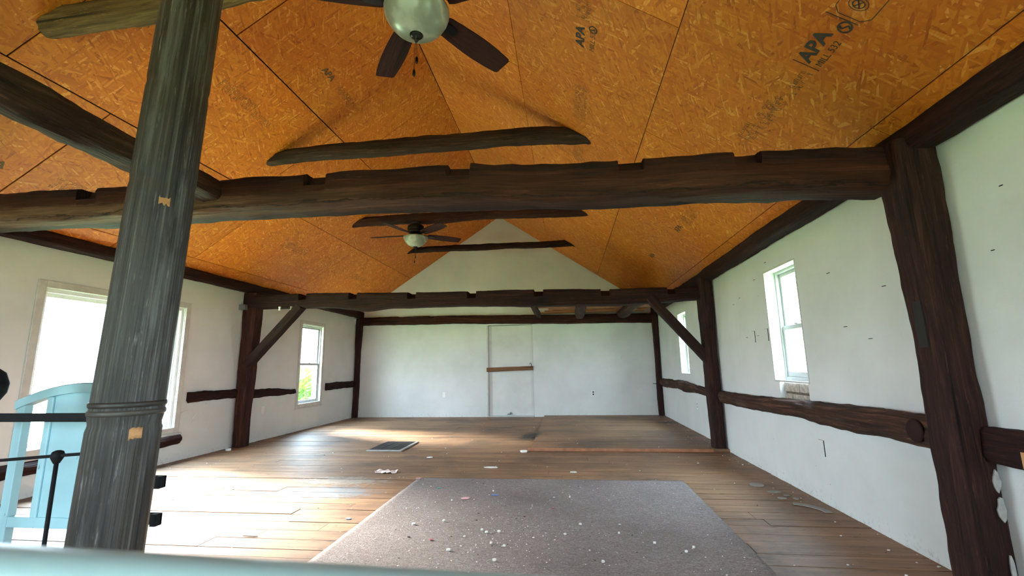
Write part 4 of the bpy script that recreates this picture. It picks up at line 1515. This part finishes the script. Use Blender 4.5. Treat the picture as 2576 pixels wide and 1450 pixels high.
def zfloor(x, y):
    if cx0 < x < cx1 and y < cy1:
        return 0.0145
    if x > -0.53 and y > 6.2:
        return 0.0345
    return 0.0008


def flake(name, x, y, r, mat, label, cat='debris', group=None, th=0.004, sx=1, sy=1, rz=0):
    z = zfloor(x, y)
    p = [(a * sx, b * sy, 0) for a, b, _ in chip_poly(r)]
    o = MB().prism(p, (0, 0, 0), (0, 0, th)).build(name, M[mat])
    o.location = (x, y, z)
    o.rotation_euler = (0, 0, rz)
    return tag(o, label, cat, group)


GC = 'white paint chips lying on the carpet'
for (x, y, r) in ((-1.13, 3.32, 0.018), (-0.93, 3.40, 0.015), (-0.76, 2.89, 0.018), (-0.46, 2.77, 0.018), (0.16, 2.8, 0.015), (0.05, 3.4, 0.014), (-0.52, 3.02, 0.014), (-0.43, 2.98, 0.012), (0.5, 3.1, 0.012), (0.72, 3.05, 0.014), (0.66, 2.98, 0.013), (-1.0, 3.9, 0.011), (0.3, 3.25, 0.010), (-0.58, 3.2, 0.015), (-0.50, 3.22, 0.014), (-0.62, 3.24, 0.012), (-0.70, 4.2, 0.011), (-0.02, 4.05, 0.012)):
    flake('paint_chip', x, y, r * 0.75, 'chip', 'small white paint chip on the carpet', 'paint chip', GC, th=0.010)
flake('paper_scrap', -0.90, 3.97, 0.035, 'pink', 'pink paper scrap on the carpet', 'paper scrap', sx=1.3)
flake('paper_scrap', -1.22, 4.27, 0.022, 'teal', 'teal scrap near the carpet far left corner', 'scrap')
flake('paper_scrap', -0.66, 4.08, 0.022, 'bluep', 'small blue scrap on the carpet', 'scrap', sx=1.6)
flake('paper_scrap', -1.53, 4.62, 0.035, 'pink', 'faded pink scrap at the far left carpet corner', 'scrap')
flake('paper_scrap', -0.15, 3.75, 0.014, 'red', 'tiny red scrap in the middle of the carpet', 'scrap')
flake('paper_scrap', -0.92, 3.05, 0.012, 'red', 'tiny red scrap on the near left of the carpet', 'scrap')
flake('paper_scrap', -1.68, 3.44, 0.02, 'bluep', 'tiny blue scrap on boards left of the carpet', 'scrap')
# crumpled pinkish paper
mb = MB()
vs, fs = [], []
for j in range(5):
    for i in range(9):
        vs.append((-0.11 + 0.22 * i / 8 + R.uniform(-.012, .012), -0.05 + 0.1 * j / 4 + R.uniform(-.01, .01), 0.003 + R.uniform(0, 0.028) * (1 if j % 2 else 0.4)))
for j in range(4):
    for i in range(8):
        fs.append((j * 9 + i, j * 9 + i + 1, j * 9 + i + 10, j * 9 + i + 9))
mb.add(vs, fs)
o = mb.build('crumpled_paper', M['pinkwhite'], loc=(-1.99, 4.92, 0.0))
so = o.modifiers.new('s', 'SOLIDIFY'); so.thickness = 0.0015
tag(o, 'crumpled pinkish white paper on the boards beyond the carpet', 'paper')
flake('plaster_piece', -0.89, 5.2, 0.06, 'chip', 'flat white plaster piece on the boards beyond the carpet', 'plaster', sx=1.7, sy=0.8)
flake('plaster_piece', 0.02, 5.02, 0.04, 'chip', 'white flake on the boards above the carpet middle', 'plaster', sx=1.3)
flake('plaster_piece', -1.75, 5.72, 0.04, 'chip', 'white flake on the boards near the floor grate', 'plaster', sx=1.2)
flake('plaster_piece', -0.60, 6.12, 0.05, 'chip', 'pale rubble at the raised floor corner', 'plaster', th=0.02)
flake('plaster_piece', -4.80, 6.08, 0.045, 'chip', 'white plaster crumb at the left wall beside the post', 'plaster', th=0.03)
# the long curved grey flake by the right wall
mb = MB()
pts = []
for k in range(13):
    a = math.radians(60 + 75 * k / 12)
    pts.append((0.24 * math.cos(a), 0.24 * math.sin(a) - 0.2, 0))
pin = [(p[0] * 0.80, p[1] * 0.80 - 0.045, 0) for p in pts][::-1]
pts = pts + pin
n = len(pts) // 2
vs = [(p[0], p[1], zz) for zz in (0, 0.005) for p in pts]
fs = []
for k in range(n - 1):
    a, b, c_, d_ = k, k + 1, 2 * n - 2 - k, 2 * n - 1 - k
    fs += [(d_, c_, b, a), (a + 2 * n, b + 2 * n, c_ + 2 * n, d_ + 2 * n)]
for k in range(2 * n):
    fs.append((k, (k + 1) % (2 * n), (k + 1) % (2 * n) + 2 * n, k + 2 * n))
mb.add(vs, fs)
o = mb.build('paint_flake', M['chip_grey'], loc=(1.86, 3.93, 0.001))
o.rotation_euler = (0, 0, math.radians(-62))
tag(o, 'long curved grey paint flake by the right wall', 'paint flake')
for (x, y, r, lab) in ((1.73, 4.19, 0.055, 'largest rounded grey flake before the curved one'), (1.80, 4.27, 0.035, 'small grey flake beside the rounded one, toward the wall'), (1.69, 4.60, 0.10, 'broad grey flake farthest along the right wall'), (1.74, 4.38, 0.08, 'thin wide grey flake between broad and rounded ones'), (1.83, 4.18, 0.03, 'tiny grey flake nearest the right wall skirting')):
    flake('paint_flake', x, y, r, 'chip_grey', lab, 'paint flake', sx=0.8)
flake('cut_board', -2.18, 3.05, 0.02, 'chip_dark', 'dark splinter on the bright boards at left', 'splinter', sx=3, sy=0.3)
# uncountable crumbs
q = random.Random(5)
mb = MB()
mbd = MB()
for k in range(1100):
    if q.random() < 0.62:
        x, y = q.uniform(cx0 + 0.03, cx1 - 0.03), q.uniform(2.3, cy1 - 0.05)
        if q.random() < 0.45:
            x, y = q.gauss(-0.45, 0.4), q.gauss(3.2, 0.35)
        r = abs(q.gauss(0, 0.0022)) + 0.0012
    else:
        x, y = q.uniform(XL + 0.1, XR - 0.1), 2.6 + 7.4 * q.random() ** 1.2
        if q.random() < 0.3:
            x = XR - 0.02 - abs(q.gauss(0, 0.15))
        r = abs(q.gauss(0, 0.0035)) + 0.0016
    if cx0 - 0.01 < x < cx0 + 0.02 or (x > 1.78 and abs(y - 2.58) < 0.2):
        continue
    z = zfloor(x, y)
    if not (XL + 0.05 < x < XR - 0.02 and y < YF - 0.1) or abs(x + 2.52) < 0.35 and abs(y - 6.5) < 0.45:
        continue
    p = [(a + x, b + y, z) for a, b, _ in chip_poly(r, 5, q)]
    (mb if q.random() < 0.78 else mbd).prism(p, (0, 0, 0), (0, 0, r * 0.5))
o = mb.build('paint_crumbs', M['chip'])
tag(o, 'scattered white paint crumbs over the carpet and boards', 'debris', kind='stuff')
o = mbd.build('dirt_crumbs', M['chip_dark'])
tag(o, 'scattered dark grit over the carpet and boards', 'debris', kind='stuff')

# ------------------------------------------------------------------ outdoors
g = MB().box(-90, 90, -90, 90, -3.3, -3.0).build('ground', M['grass'])
tag(g, kind='structure')


def tree(x, y, rad, h0, h1, seed, label):
    q = random.Random(seed)
    Tm = empty('tree', (x, y, -3.0), label=label, cat='tree', group='green trees outside the left windows')
    MB().tube([(0, 0, 0), (0.1, 0.05, h0 * 0.6), (0.0, 0.1, (h0 + h1) / 2)], [0.22, 0.16, 0.07], 10).build('trunk', M['stem'], Tm, smooth=True)
    mb = MB()
    for k in range(7000):
        a, b = q.uniform(0, 6.283), math.acos(q.uniform(-1, 1))
        rr = rad * (0.55 + 0.45 * q.random() ** 0.5) * (1 + 0.25 * noise.noise(Vector((math.cos(a) * 2 + seed, math.sin(a) * 2, b * 2))))
        c = Vector((rr * math.sin(b) * math.cos(a), rr * math.sin(b) * math.sin(a), (h0 + h1) / 2 + (h1 - h0) / 2 * rr / rad * math.cos(b)))
        n_ = Vector((q.gauss(0, 1), q.gauss(0, 1), q.gauss(0, 1))).normalized()
        u_ = n_.orthogonal().normalized()
        v_ = n_.cross(u_)
        s_ = q.uniform(0.08, 0.17)
        mb.add([c - u_ * s_, c + v_ * s_ * 0.5, c + u_ * s_, c - v_ * s_ * 0.5], [(0, 1, 2, 3)])
    f = mb.build('foliage', M['leaf'], Tm)
    tag(f, kind='stuff')


tree(-10.3, 15.2, 2.1, 0.5, 4.2, 1, 'bright green tree seen through the narrow left window, nearest')
tree(-14.0, 22.5, 2.8, 0.3, 4.2, 2, 'green tree behind the nearest one outside the narrow window')
tree(-8.0, 20.5, 1.7, 0.3, 4.0, 3, 'low green shrub outside the narrow left window')
tree(-15.0, 16.5, 2.2, 0.3, 3.9, 4, 'green tree beyond the left wall, farther left outside')
